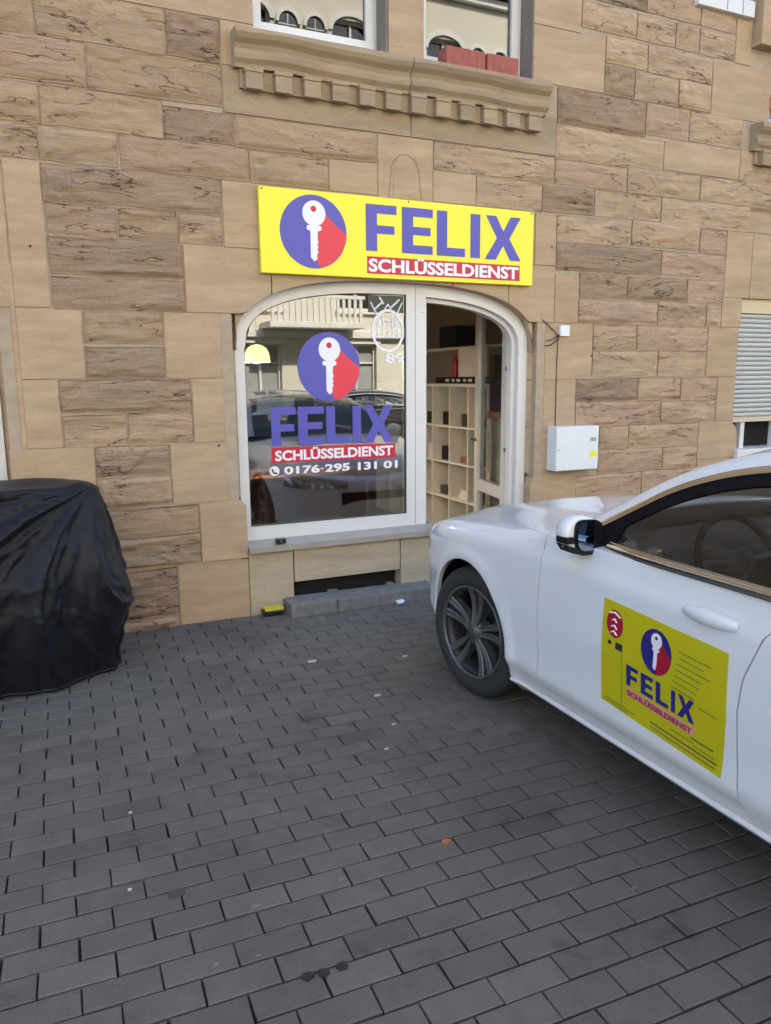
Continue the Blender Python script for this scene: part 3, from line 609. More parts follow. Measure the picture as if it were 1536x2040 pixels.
# right-hand shutter window
sh = empty('roller_shutter_window', (5.70, WY, 1.19)); sh.parent = house
cur = MB(); zt = 2.13; k = 0
fr = box_obj('shutter_box', (5.70, WY + .03, 2.13), (7.9, WY + .2, 2.25), simple('yellowed_shutter_box', (0.62, 0.50, 0.31), .6), house)
bpy.data.objects.remove(sh)
zz = 1.215
shf = box_obj('shutter_rail', (5.70, WY + .04, 1.17), (7.9, WY + .075, 1.214), simple('shutter_rail_cream', (.55, .47, .33), .5), house)
while zz < 2.125:
    P = [(WY + .055, zz), (WY + .044, zz + .008), (WY + .040, zz + .020), (WY + .044, zz + .034), (WY + .056, zz + .0385)]
    MB().prism(P + [(WY + .07, zz + .0385), (WY + .07, zz)], lambda y, z: (5.705, y, z), lambda y, z: (7.895, y, z)).obj('shutter_slat', M_SHUT, shf)
    zz += .0415
box_obj('window_sill', (5.72, WY - .05, .84), (7.95, WY + .2, .93), M_UPVC, house, ch=.008)
box_obj('shutter_gap', (5.70, WY + .2, .9), (7.9, WY + .22, 1.2), M_BLACKHOLE, house)
for x in (5.86, 6.3): box_obj('frame_post', (x, WY + .06, .93), (x + .05, WY + .12, 1.17), M_UPVC, house)
# far-left neighbour shop window frame
lf = rect_ring(-2.42, -.18, .55, 2.25, .09, WY + .06, WY + .14).obj('window_frame', M_UPVC, house)
box_obj('pane', (-2.34, WY + .10, .63), (-.26, WY + .108, 2.17), M_GLASS, lf)
box_obj('stone', (-2.42, WY - .004, -.03), (-.18, WY + .3, .545), M_PANEL, house)

# ------------------------------------------------------------------ shop front: frame, pane, open door
FY = WY + .085
def se(cx, a, zs, b, z0, n=30, e=2.6, inset=0.0, x_lo=None, x_hi=None):
    """outline of the arched opening, inset inwards, clipped to x_lo..x_hi; runs clockwise from bottom left"""
    a_, b_ = a - inset, b - inset; pts = []
    for t in np.linspace(math.pi, 0, n):
        c, s = math.cos(t), math.sin(t)
        pts.append((cx + math.copysign(abs(c) ** (2 / e), c) * a_, zs + abs(s) ** (2 / e) * b_))
    pts = [(cx - a_, z0)] + pts + [(cx + a_, z0)]
    if x_lo is not None: pts = [(max(x, x_lo), z) for x, z in pts]
    if x_hi is not None: pts = [(min(x, x_hi), z) for x, z in pts]
    return pts
def az(x, ins): return arch_z(x, CX, AX - ins, ZS, BZ - ins)
def bay(x0, x1, z0, ins_l, ins_r, ins_t, n=22):
    """closed outline of one bay under the arch between x0 and x1"""
    top = [(x, az(x, ins_t) if abs(x - CX) < AX - ins_t else ZS) for x in np.linspace(x0, x1, n)]
    return [(x0, z0)] + top + [(x1, z0)]
front = MB()
def band(xo0, xo1, zo0, xi0, xi1, zi0, ins_o, ins_i, y0, y1, n=24):
    def outl(x0, x1, z0, ins):
        t = 0.5 - 0.5 * np.cos(np.linspace(0, math.pi, n)); return [(x0, z0)] + [(x, az(x, ins) if abs(x - CX) <= AX - ins else ZS) for x in x0 + (x1 - x0) * t] + [(x1, z0)]
    return ring(outl(xo0, xo1, zo0, ins_o), outl(xi0, xi1, zi0, ins_i), y0, y1)
win = band(1.222, 2.545, .50, 1.285, 2.475, .592, .0, .072, FY, FY + .075).obj('window_frame', M_UPVC, house)
outp = [(x, z) for x, z in bay(1.285, 2.475, .592, 0, 0, .072, 24)]
band(1.285, 2.475, .592, 1.291, 2.469, .598, .072, .078, FY + .012, FY + .03).obj('gasket', M_GASKET, win)
pane = MB().prism([(x, z) for x, z in bay(1.291, 2.469, .598, 0, 0, .078, 24)], lambda x, z: (x, FY + .020, z), lambda x, z: (x, FY + .026, z)).obj('shop_pane', M_GLASS, win)
# door side: fixed frame and mullion
dfr = band(2.548, 3.518, .03, 2.632, 3.44, .06, .0, .080, FY, FY + .075).obj('door_frame', M_UPVC, house)
box_obj('frame_seam', (2.5452, FY - .0005, .51), (2.5478, FY + .07, 2.235), M_GASKET, dfr)
box_obj('frame_clip', (2.600, FY - .002, 2.055), (2.612, FY - .0003, 2.059), M_GASKET, dfr)
# inner rebate of the frame: second step on the hinge side
band(2.634, 3.438, .062, 2.66, 3.405, .085, .082, .112, FY + .045, FY + .105).obj('frame_rebate', M_UPVC, dfr)
# leaf, standing open into the shop, in its own frame: w from hinge, z up
hx, hy = 3.405, FY + .12; hang = R(78)          # leaf direction
lx, ly = math.cos(hang) , math.sin(hang)
def leafp(w, z, t): return (hx + lx * w + ly * t, hy + ly * w - lx * t, z)
LW = .73
def leaf_out(w0, w1, z0, ins, n=20):
    t = 0.5 - 0.5 * np.cos(np.linspace(0, math.pi, n)); ws = w0 + (w1 - w0) * t
    return [(w0, z0)] + [(w, az(3.42 - w, ins) if (3.42 - w - CX) < AX - ins else ZS) for w in ws] + [(w1, z0)]
def leaf_band(o, i, t0, t1):
    n = len(o); v = [leafp(w, z, t0) for w, z in o] + [leafp(w, z, t0) for w, z in i] + [leafp(w, z, t1) for w, z in o] + [leafp(w, z, t1) for w, z in i]; f = []
    for k in range(n):
        j = (k + 1) % n; f += [(k, j, n + j, n + k), (2 * n + k, 3 * n + k, 3 * n + j, 2 * n + j), (n + k, n + j, 3 * n + j, 3 * n + k), (k, 2 * n + k, 2 * n + j, j)]
    return MB().add(v, f)
leaf = leaf_band(leaf_out(.0, LW, .10, .06), leaf_out(.085, LW - .085, .185, .145), 0, .06).obj('door_leaf', M_UPVC, house)
MB().prism([(.085, .60), (LW - .085, .60), (LW - .085, .70), (.085, .70)], lambda w, z: leafp(w, z, .005), lambda w, z: leafp(w, z, .055)).obj('door_rail', M_UPVC, leaf)
MB().prism([(w, max(z, .70)) for w, z in leaf_out(.085, LW - .085, .70, .145)], lambda w, z: leafp(w, z, .025), lambda w, z: leafp(w, z, .031)).obj('door_pane', M_DOORGLASS, leaf)
MB().prism([(.085, .185), (LW - .085, .185), (LW - .085, .60), (.085, .60)], lambda w, z: leafp(w, z, .025), lambda w, z: leafp(w, z, .031)).obj('door_pane', M_DOORGLASS, leaf)
for z in (1.62, .98):
    h = MB().tube([(3.425, FY + .11, z), (3.425, FY + .11, z + .10)], .011, 10); h.box((3.40, FY + .10, z + .02), (3.425, FY + .125, z + .05)); h.obj('hinge', M_STEEL, dfr, smooth=False)
hd = MB(); hp = [leafp(LW - .045, 1.05, .0), leafp(LW - .045, 1.05, -.045), leafp(LW - .16, 1.05, -.045)]; hd.tube(hp, .010, 8); hd.obj('door_handle', M_STEEL, leaf)
# sill under the shop window, plinth panel, cellar vent, door step
MB().prism([(WY - .045, .435), (WY - .045, .475), (WY + .075, .50), (WY + .2, .50), (WY + .2, .44)], lambda y, z: (1.237, y, z), lambda y, z: (2.70, y, z)).obj('window_sill', M_ZINC, house)
for (x0, x1, z0, z1) in [(1.237, 1.555, -.03, .43), (2.38, 2.63, -.03, .43), (1.558, 2.377, .19, .43)]:
    srect(x0, x1, z0, z1, mat=M_PANEL, proud=-.002 if x0 > 1.3 else -.004, depth=.25)
box_obj('stone', (2.634, WY + .002, -.03), (2.72, WY + .3, .432), M_PANEL, house, ch=.006)
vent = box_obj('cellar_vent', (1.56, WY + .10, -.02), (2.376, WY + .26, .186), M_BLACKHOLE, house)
for k in range(5):
    x = 1.66 + k * .155; MB().box((x, WY + .02, .02 + .0), (x + .05 + .02 * (k % 2), WY + .06, .075 + .02 * math.sin(k * 2.1))).obj('vent_rubble', M_CONC, vent)
box_obj('door_step', (2.73, WY + .0, -.03), (3.51, WY + .6, .028), M_ZINC, house, ch=.006)
st = MB().box((1.47, WY - .19, -.03), (2.60, WY + .03, .085), .008).obj('concrete_kerb_block', M_CONC)
for i, v in enumerate(st.data.vertices): v.co.z += .004 * math.sin(v.co.x * 9)
tag(st, 'low grey concrete block on the pavement under the cellar vent', 'kerb block')
MB().box((1.80, WY - .1905, 0.0), (1.806, WY - .1885, .086)).obj('crack', M_BLACKHOLE, st)

# ---- interior of the shop
RX0, RX1, RY1, RZ = .6, 4.25, 10.6, 2.75
box_obj('interior_floor', (RX0, WY + .36, -.03), (RX1, RY1, .0275), M_INT_FLOOR, house)
box_obj('interior_ceiling', (RX0, WY + .36, RZ), (RX1, RY1, RZ + .1), M_INT_WALL, house)
for a, b in (((RX0 - .1, WY + .36, 0), (RX0, RY1, RZ)), ((RX1, WY + .36, 0), (RX1 + .1, RY1, RZ)), ((RX0 - .1, RY1, 0), (RX1 + .1, RY1 + .1, RZ))): box_obj('interior_wall', a, b, M_INT_WALL, house)

# shelving along the right-hand wall of the shop
SX, SY0, CELL, SD = 3.72, 5.92, .358, .36
shelf = empty('cube_shelf', (SX, SY0, .028), label='white cube shelf unit along the wall inside the open shop door', cat='shelf')
NC, NR = 7, 4
for i in range(NC + 1):
    y = i * CELL; MB().box((0, y, 0), (SD, y + (.035 if i in (0, NC) else .016), NR * CELL + .04)).obj('upright', M_SHELF, shelf)
for j in range(NR + 1):
    z = j * CELL; MB().box((.001, -.0 if j == NR else .002, z), (SD - .001, NC * CELL + .034, z + (.04 if j in (0, NR) else .018)) if j < NR else (SD + .0, NC * CELL + .036, z + .04)).obj('board', M_SHELF, shelf) if j < NR else MB().box((-.004, -.004, z + .0405), (SD, NC * CELL + .04, z + .07)).obj('board', M_SHELF, shelf)
MB().box((SD, 0, 0), (SD + .01, NC * CELL, NR * CELL + .04)).obj('back_panel', M_SHELF, shelf)
def cellpos(i, j): return (SX + .05, SY0 + i * CELL + .05, .028 + j * CELL + .019)
def item(name, fn, mat, label, cat, i, j, dy=0.0, dx=0.0):
    x, y, z = cellpos(i, j); mb = MB(); fn(mb); o = mb.obj(name, mat); o.location = (x + dx, y + dy, z); tag(o, label, cat); return o
item('book_stack', lambda m: [m.box((0, 0, k * .022), (.2, .2 - k * .01, k * .022 + .020)) for k in range(4)], M_SHELF, 'flat stack of pale papers in the shelf cell beside the door leaf, second row up', 'paper stack', 1, 1)
item('tool_case', lambda m: m.box((0, 0, 0), (.2, .22, .11), .012), M_BLACKPL, 'black case in the bottom shelf cell nearest the window', 'case', 0, 0)
item('metal_lock', lambda m: (m.box((0, 0, 0), (.05, .07, .09), .008), m.tube([(.025, .015, .09), (.025, .015, .13), (.025, .035, .15), (.025, .055, .13), (.025, .055, .09)], .007, 6)), M_STEEL, 'steel padlock on display in the top shelf cell nearest the door leaf', 'padlock', 0, 3, .05)
item('key_cutter', lambda m: (m.box((0, 0, 0), (.18, .22, .09), .01), m.box((.03, .05, .09), (.12, .15, .16), .01), m.lathe([(0, 0), (.05, 0), (.05, .03), (0, .03)], (.05, .18, .12), 'y', 14)), M_STEEL, 'small grey key cutting machine in the shelf', 'machine', 0, 2)
item('domed_case', lambda m: m.lathe([(0, .09), (.05, .085), (.09, .05), (.1, 0)], (.12, .12, 0), 'z', 16), M_BLACKPL, 'black domed case in the third row shelf cell beside the cutting machine', 'case', 0, 2, .0, .02).location.z += .165
item('small_carton', lambda m: m.box((0, 0, 0), (.12, .13, .12), .004), M_STEEL, 'grey carton in the middle top shelf cell', 'carton', 1, 3, .03)
item('dark_carton', lambda m: m.box((0, 0, 0), (.2, .18, .13), .004), M_BLACKPL, 'black carton in the left-hand top shelf cell', 'carton', 2, 3)
item('dark_box', lambda m: m.box((0, 0, 0), (.22, .2, .14), .004), M_BLACKPL, 'black box in the left-hand shelf cell of the third row', 'box', 2, 2)
item('brown_tray', lambda m: m.box((0, 0, 0), (.25, .24, .035), .004), M_WOOD, 'brown wooden tray in the shelf cell of the second row nearest the door leaf', 'tray', 0, 1)
item('cable_coil', lambda m: m.tube([(.12 + .07 * math.cos(t), .12, .08 + .07 * math.sin(t)) for t in np.linspace(0, 5.6, 20)], .016, 8), M_BLACKPL, 'thick black coil in the bottom shelf cell', 'coil', 1, 0)
for (nm, sz, mt, lab, ct, i, j, dy, dx) in [
    ('paper_roll', (.06, .06, .24), M_SHELF, 'white roll standing in the top shelf cell nearest the door leaf', 'roll', 0, 3, .18, .0),
    ('parcel', (.2, .16, .06), M_WOOD, 'flat brown parcel in the third row beside the grey machine', 'parcel', 1, 2, .02, .0),
    ('tool_box', (.18, .2, .09), M_RIM, 'grey metal tool box in the middle of the second shelf row', 'tool box', 2, 1, .03, .0),
    ('red_box', (.10, .12, .08), M_DRED, 'small red box in the left part of the bottom shelf row', 'box', 2, 0, .03, .0),
    ('white_packet', (.12, .08, .15), M_SHELF, 'upright white packet in the far left cell of the third row', 'packet', 3, 2, .05, .0),
    ('green_tin', (.09, .09, .12), M_DARKGLASS, 'dark tin in the far left cell of the top row', 'tin', 3, 3, .08, .0),
    ('lock_case', (.14, .1, .12), M_RIM, 'grey lock case on the brown tray', 'lock case', 0, 1, .08, .035)]:
    item(nm, lambda m, sz=sz: m.box((0, 0, .0), sz, .006), mt, lab, ct, i, j, dy, dx)
bpy.data.objects['lock_case'].location.z += .036
zt = .028 + NR * CELL + .07
o = tag(MB().box((SX + .02, SY0 + .03, zt), (SX + .30, SY0 + 1.05, zt + .065), .004).obj('product_box', M_BLACKPL), 'long flat black product box with pale print on top of the shelf', 'box')
for k in range(6): MB().box((SX + .0185, SY0 + .22 + k * .11, zt + .02), (SX + .0198, SY0 + .27 + k * .11 + .02 * (k % 2), zt + .045)).obj('printed_mark', M_SHELF, o)
tag(MB().box((SX + .06, SY0 + .14, zt + .0655), (SX + .34, SY0 + .66, zt + .34), .004).obj('white_carton', M_SHELF), 'white carton standing on the black product box', 'carton')
tag(MB().lathe([(0, 0), (.028, 0), (.028, .16), (.012, .18), (.012, .21), (0, .21)], (SX + .10, SY0 + .78, zt + .0655), 'z', 14).obj('red_spray_can', M_DRED), 'red spray can left of the white carton', 'can')
tag(MB().box((SX + .06, SY0 + .02, zt + .0655), (SX + .14, SY0 + .09, zt + .26), .006).obj('black_speaker', M_BLACKPL), 'narrow black upright box at the end of the shelf top', 'box')
ws = box_obj('wall_board', (SX + .1, SY0 - .2, 1.86), (RX1 - .001, SY0 + 2.4, 1.885), M_SHELF); tag(ws, 'pale wall board above the cube shelf', 'shelf')
tag(MB().box((SX + .14, SY0 + .85, 1.886), (SX + .36, SY0 + 1.2, 2.10), .01).obj('glass_vase_box', M_DARKGLASS), 'dark glass case on the wall board', 'case')
# desk and screen glimpsed low behind the pane
dk = empty('desk', (1.25, 6.3, .028), label='brown wooden desk behind the shop window', cat='desk')
MB().box((0, 0, .70), (1.5, .7, .73), .004).obj('desk_top', M_WOOD, dk); MB().box((.04, .03, 0), (.07, .67, .70)).obj('side_panel', M_WOOD, dk); MB().box((1.43, .03, 0), (1.46, .67, .70)).obj('side_panel', M_WOOD, dk); MB().box((.07, .60, .25), (1.43, .62, .70)).obj('modesty_panel', M_WOOD, dk)
mon = empty('monitor', (1.9, 6.55, .758), label='black computer monitor on the desk behind the shop window', cat='monitor')
MB().box((-.28, 0, .1), (.28, .03, .43), .006).obj('screen', M_BLACKPL, mon); MB().box((-.03, .03, 0), (.03, .05, .2)).box((-.12, -.06, 0), (.12, .12, .012)).obj('stand', M_BLACKPL, mon)
# pendant lamp, lit, at the left of the window
lp = empty('pendant_lamp', (1.775, 6.55, 1.735), label='lit pale yellow dome pendant lamp behind the left of the shop window', cat='lamp')
MB().lathe([(.110, 0), (.110, .03), (.103, .075), (.084, .115), (.05, .14), (.012, .15)], (0, 0, 0), 'z', 32).obj('lamp_shade', M_LAMP, lp, smooth=True)
MB().tube([(0, 0, .15), (0, 0, 1.01)], .004, 6).obj('flex', M_BLACKPL, lp)
pl = bpy.data.lights.new('bulb', 'POINT'); pl.energy = 20; pl.color = (1, .92, .80); pl.shadow_soft_size = .05
plo = bpy.data.objects.new('bulb', pl); COL.objects.link(plo); plo.parent = lp; plo.location = (0, 0, .03)
# things seen reflected/standing by the door glass
bn = empty('purple_display', (3.80, 5.50, .028), label='dark purple display stand beside the open glass door', cat='display stand')
bn.location = (3.70, 5.62, .028)
MB().box((0, 0, 0), (.3, .26, 1.2), .01).obj('stand_body', M_SHELF, bn); MB().box((-.02, -.02, 1.2), (.32, .28, 1.26), .005).obj('stand_top', M_PINK, bn); MB().box((.0, 0, 1.26), (.3, .26, 1.55), .01).obj('purple_box', M_PURPLE, bn)
arcp = [(-.05 + .0, 0)] ; MB().prism([(.06, 1.55), (.22, 1.55), (.22, 1.80)] + [(.14 + .08 * math.cos(t), 1.80 + .12 * math.sin(t)) for t in np.linspace(0, math.pi, 10)] + [(.06, 1.80)], lambda y, z: (.12, y, z), lambda y, z: (.15, y, z)).obj('arched_board', M_ORANGE, bn)

# ------------------------------------------------------------------ lettering on the pane
GY = FY + .0195
G = lambda u, v, d: (u, GY - d, v)
key_logo(G, 1.886, 1.673, .230, .236, win, .0005, (M_BLUE, M_RED, M_SWHITE))
felix(G, [('F', (1.457, 1.632, 1.137, 1.402)), ('E', (1.644, 1.839, 1.137, 1.402)), ('L', (1.854, 2.039, 1.137, 1.40)), ('I', (2.053, 2.119, 1.135, 1.398)), ('X', (2.135, 2.38, 1.13, 1.40))] and
      [(c, s) for c, s in [('F', (1.457, 1.632, 1.137, 1.402)), ('E', (1.648, 1.839, 1.137, 1.402)), ('L', (1.856, 2.037, 1.137, 1.40)), ('I', (2.055, 2.119, 1.135, 1.398)), ('X', (2.137, 2.378, 1.13, 1.40))]], M_BLUE, win, .0005)
MB().prism([(1.453, 1.022), (2.395, 1.016), (2.388, 1.122), (1.453, 1.129)], lambda a, b: G(a, b, .001), lambda a, b: G(a, b, .0004)).obj('text_strip', M_DRED, win)
text_obj('lettering', 'SCHLÜSSELDIENST', lambda a, b: G(1.476 + a * .895, 1.034 + b * .088, .0022), M_SWHITE, win, .035)
for tx, x0_, w_ in (('0176', 1.537, .262), ('-', 1.806, .022), ('295', 1.838, .190), ('131', 2.090, .150), ('01', 2.292, .115)): text_obj('phone_digits', tx, lambda a, b, x0_=x0_, w_=w_, tx=tx: G(x0_ + a * w_, (.938 + b * .058) if tx != '-' else .962 + b * .008, .0022), M_SWHITE, win, .035)
MB().prism(disc(1.468, .967, .036, .034, 20), lambda a, b: G(a, b, .002), lambda a, b: G(a, b, .001)).obj('phone_symbol', M_SWHITE, win)
MB().tube([G(1.452, .982, .003), G(1.458, .962, .003), G(1.472, .951, .003), G(1.486, .953, .003)], .006, 6).obj('phone_receiver', M_INK, win)
# white outline emblem top right: ring with a drawn gate tower, and the figures 89 below
em = MB(); ecx, ecz = 2.338, 1.925
em.add(*(lambda o_, i_, n: ([G(x, z, .0015) for x, z in o_ + i_], [(k, (k + 1) % n, n + (k + 1) % n, n + k) for k in range(n)]))(disc(ecx, ecz, .128, .150, 40), disc(ecx, ecz, .110, .131, 40), 40))
em.obj('emblem_ring', M_SWHITE, win)
MB().prism([(2.185, 2.05), (2.46, 2.05), (2.46, az(2.46, .082)), (2.40, az(2.40, .082)), (2.30, az(2.30, .082)), (2.185, az(2.185, .082))], lambda a, b: G(a, b, .0008), lambda a, b: G(a, b, .0004)).obj('dark_film', simple('dark_green_film', (.012, .03, .022), .3), win)
dr = MB(); er = random.Random(9)
for a, b, c, d, w in [(-.09, -.04, .09, -.04, .004), (-.07, -.04, -.07, .06, .005), (.07, -.04, .07, .06, .005), (-.035, -.04, -.035, .10, .005), (.035, -.04, .035, .10, .005), (-.09, .05, -.035, .11, .004), (.09, .05, .035, .11, .004), (-.035, .10, 0, .16, .005), (.035, .10, 0, .16, .005), (-.05, .0, .05, .0, .003),
                      (0, -.04, 0, .05, .004), (-.10, .12, -.04, .17, .006), (.02, .14, .08, .19, .006), (.06, .10, .10, .17, .005), (-.02, .06, .02, .06, .006), (-.055, .02, -.055, .06, .008), (.055, .02, .055, .06, .008), (-.12, .17, -.07, .09, .005), (-.03, .16, -.06, .20, .006)]:
    a, c = a * 1.12, c * 1.12; b, d = b * 1.15, d * 1.15
    dr.tube([G(ecx + a, ecz + b, .002), G(ecx + (a + c) / 2 + er.uniform(-.006, .006), ecz + (b + d) / 2, .002), G(ecx + c, ecz + d, .002)], w * 1.15, 5)
dr.obj('emblem_drawing', M_SWHITE, win)
text_obj('figures', '89', lambda a, b: G(2.315 + a * .15, 1.698 + b * .070, .0015), M_SWHITE, win, .02)
MB().box((1.98, FY + .027, .86), (2.07, FY + .028, .935)).obj('paper_note', M_PINK, win)

# ------------------------------------------------------------------ shop sign
sign = empty('shop_sign', (2.42, WY - .04, 2.52), label='yellow locksmith sign with blue and red key emblem above the shop window', cat='sign')
S0 = (2.42, WY - .04, 2.52); SF = WY - .047
SG = lambda u, v, d: (u - S0[0], SF - d - S0[1], v - S0[2])
MB().box((1.383 - S0[0], SF - S0[1], 2.262 - S0[2]), (3.460 - S0[0], WY - .008 - S0[1], 2.787 - S0[2]), .006).obj('sign_board', M_YEL, sign)
key_logo(SG, 1.742, 2.533, .229, .229, sign, .0004, (M_BLUE, M_RED, M_SWHITE))
felix(SG, [('F', (2.110, 2.338, 2.438, 2.738)), ('E', (2.378, 2.616, 2.437, 2.738)), ('L', (2.649, 2.876, 2.436, 2.737)), ('I', (2.920, 3.000, 2.435, 2.734)), ('X', (3.040, 3.350, 2.432, 2.735))], M_BLUE, sign, .0004)
MB().prism([(2.116, 2.291), (3.345, 2.291), (3.343, 2.400), (2.117, 2.403)], lambda a, b: SG(a, b, .0012), lambda a, b: SG(a, b, .0004)).obj('text_strip', M_DRED, sign)
text_obj('lettering', 'SCHLÜSSELDIENST', lambda a, b: SG(2.128 + a * 1.205, 2.302 + b * .105, .0022), M_SWHITE, sign, .035)
for u, v in ((1.402, 2.772), (3.44, 2.772), (2.43, 2.774)): MB().prism(disc(u, v, .006, .006, 10), lambda a, b: SG(a, b, .003), lambda a, b: SG(a, b, 0)).obj('screw', M_INK, sign)
MB().prism([(2.795, 2.262), (2.815, 2.262), (2.812, 2.228), (2.803, 2.215), (2.798, 2.24)], lambda a, b: (a, WY - .007, b), lambda a, b: (a, WY - .0045, b)).obj('red_drip', M_DRED, house)

# ------------------------------------------------------------------ boxes and cables on the wall
eb = empty('electrical_box', (3.87, WY - .004, .86), label='white electrical box with a small yellow sticker on the wall right of the door', cat='electrical box')
E0 = (3.87, WY - .004, .86)
MB().box((-.205, -.118, 0), (.205, 0, .345), .006).obj('box_body', M_BOXW, eb); MB().box((-.203, -.126, .003), (.203, -.1185, .342), .004).obj('box_door', M_BOXW, eb)
MB().box((.12, -.1275, .10), (.185, -.1262, .15)).obj('yellow_sticker', M_YEL, eb); 
for k in range(4): MB().box((.122 + k * .015, -.1275, .225), (.131 + k * .015, -.1262, .255)).obj('printed_mark', M_STEEL, eb)
MB().box((-.195, -.1280, .162), (-.172, -.1262, .166)).obj('latch_slot', M_INK, eb)
jb = empty('junction_box', (3.785, WY, 1.94), label='small white junction box on the wall with cables hanging from it', cat='junction box')
MB().box((-.042, -.032, -.04), (.046, -.0045, .042), .004).obj('box_body', M_BOXW, jb)
cb = lambda pts: [(p[0] - 3.785, p[1] - WY, p[2] - 1.94) for p in pts]
MB().tube(cb([(3.745, WY - .015, 1.915), (3.722, WY - .02, 1.90), (3.70, WY - .018, 1.935), (3.62, WY - .012, 2.00), (3.50, WY + .02, 2.075)]), .0045, 6).obj('cable', M_CABLE, jb, smooth=True)
MB().tube(cb([(3.745, WY - .015, 1.905), (3.71, WY - .03, 1.865), (3.66, WY - .02, 1.83), (3.60, WY + .02, 1.825), (3.53, WY + .09, 1.835)]), .0055, 6).obj('cable', M_CABLE, jb, smooth=True)
MB().tube(cb([(3.745, WY - .015, 1.91), (3.68, WY - .015, 1.875), (3.60, WY + .01, 1.855), (3.54, WY + .07, 1.86)]), .0035, 6).obj('cable', M_CABLE, jb, smooth=True)
MB().tube(cb([(3.748, WY - .010, 1.90), (3.737, WY - .0085, 1.86), (3.734, WY - .0085, 1.6), (3.737, WY - .0085, 1.206)]), .0035, 6).obj('cable', M_CABLE, jb, smooth=True)
# bricks on the upper sill
for n, (a, b, lab) in enumerate([(2.700, 3.005, 'larger red brick block on the upper window sill, nearer the mullion'), (3.022, 3.275, 'smaller red brick block at the right end of the upper window sill')]):
    t_ = MB().box((a, WY - .08, 3.664), (b, WY + .045, 3.785), .004); t_.f = t_.f
    o = t_.obj('brick_block', M_TERRA); tag(o, lab, 'brick', 'red brick blocks on the upper window sill')
    for k in range(1, 5):
        xk = a + (b - a) * k / 5; MB().box((xk - .002, WY - .0815, 3.668), (xk + .002, WY - .0802, 3.781)).obj('groove', M_TERRA, o)
bb = empty('doorbell_camera', (1.455, WY - .03, .483), label='small black camera on the grey sill under the shop window', cat='camera')
MB().box((-.035, -.022, 0.004), (.035, .02, .04), .006).obj('camera_body', M_BLACKPL, bb); MB().lathe([(0, -.026), (.010, -.026), (.012, -.021)], (0, 0, .022), 'y', 14).obj('camera_lens', M_STEEL, bb)
box_obj('wicker_basket', (5.86, WY - .02, 3.80), (6.1, WY + .1, 3.92), M_ORANGE, None, ch=.02); tag(bpy.data.objects['wicker_basket'], 'orange basket hanging at the edge of the window on the upper right', 'basket')
for k in range(3): MB().box((5.859, WY - .0225, 3.825 + k * .03), (6.1, WY - .0202, 3.833 + k * .03)).obj('weave_band', M_WOOD, bpy.data.objects['wicker_basket'])
# small dark fixing holes in the wall
for x, z in ((4.075, 1.752), (1.07, 1.17), (.05, 2.35), (3.66, 2.56)):
    MB().prism(disc(x, z, .010 if x > 4 else .006, .008, 9), lambda a, b: (a, WY - .0065, b), lambda a, b: (a, WY + .01, b)).obj('fixing_hole', M_BLACKHOLE, house)

# ------------------------------------------------------------------ litter
def crumple(name, loc, r, mat, label, cat, flat=.6, seed=1, group=None):
    bm = bmesh.new(); bmesh.ops.create_icosphere(bm, subdivisions=2, radius=r); rr_ = random.Random(seed)
    for v in bm.verts: v.co *= rr_.uniform(.6, 1.25); v.co.z = max(v.co.z * flat, -r * .3) + r * .3
    o = MB().bm(bm).obj(name, mat); o.location = loc; return tag(o, label, cat, group)
crumple('paper_tissue', (2.27, WY - .215, .002), .035, M_TISSUE, 'crumpled white tissue at the foot of the concrete block', 'tissue', .5, 4)
sp = empty('yellow_sponge', (1.375, WY - .06, .0), label='yellow topped black block against the wall left of the concrete block', cat='block')
MB().box((-.07, -.04, .001), (.065, .04, .035), .006).obj('block_body', M_BLACKPL, sp); MB().box((-.062, -.045, .0355), (.07, .045, .055), .008).obj('block_top', M_SPONGE, sp)
def gpos(px, py):
    d = cam.matrix_world.to_3x3() @ Vector(((px - 768) / 1519.84, -(py - 1020) / 1519.84, -1)); k = -EYE / d.z; return (d.x * k, d.y * k)
def flake(name, px, py, r, mat, label, cat, seed, h=.0015, asp=.6, group=None, th=None):
    X, Y = gpos(px, py); rr_ = random.Random(seed); n = 11; a0 = rr_.random() * 6
    n = 14; poly = []
    for k in range(n):
        a_ = 6.2832 * k / n; q_ = rr_.uniform(.75, 1.12); poly.append((X + r * math.cos(a_) * q_, Y + asp * r * math.sin(a_) * q_))
    o = MB().prism(poly, lambda a, b: (a, b, .0034 + h), lambda a, b: (a, b, -.002)).obj(name, mat); return tag(o, label, cat, group)
flake('dry_leaf', 888, 1678, .017, M_LEAF, 'small orange brown dry leaf on the grey paving', 'leaf', 2, .004)
for k, (px, py) in enumerate(((613, 1946), (645, 1940), (682, 1925))):
    flake('tar_spot', px, py, .017, M_SPOT, ['leftmost of three dark tar spots on one paving brick near the bottom edge', 'middle one of three dark tar spots on one paving brick near the bottom edge', 'rightmost of three dark tar spots on one paving brick near the bottom edge'][k], 'spot', 20 + k, .0004, .9, 'dark tar spots on one paving brick')
M_STAIN = simple('damp_stain', (.055, .055, .056), .7); M_SMEAR = simple('pale_smear', (.17, .17, .17), .8)
flake('damp_stain', 353, 1780, .030, M_STAIN, 'round dark stain on a paving brick left of centre', 'stain', 31, .0002, .7)
for k, (px, py, r, lab) in enumerate([(510, 1806, .016, 'pale gum smear on the paving, left of the orange leaf'), (432, 1922, .011, 'pale gum smear upper left of the three tar spots'), (515, 1905, .008, 'tiny pale smear above the three tar spots'), (680, 1752, .012, 'pale scrap on the paving below left of the orange leaf'), (1262, 1640 + 130, .012, 'pale smear on the paving at the lower right')]):
    flake('gum_smear', px, py, r, M_SMEAR, lab, 'smear', 40 + k, .0003, .5, 'pale smears on the paving')
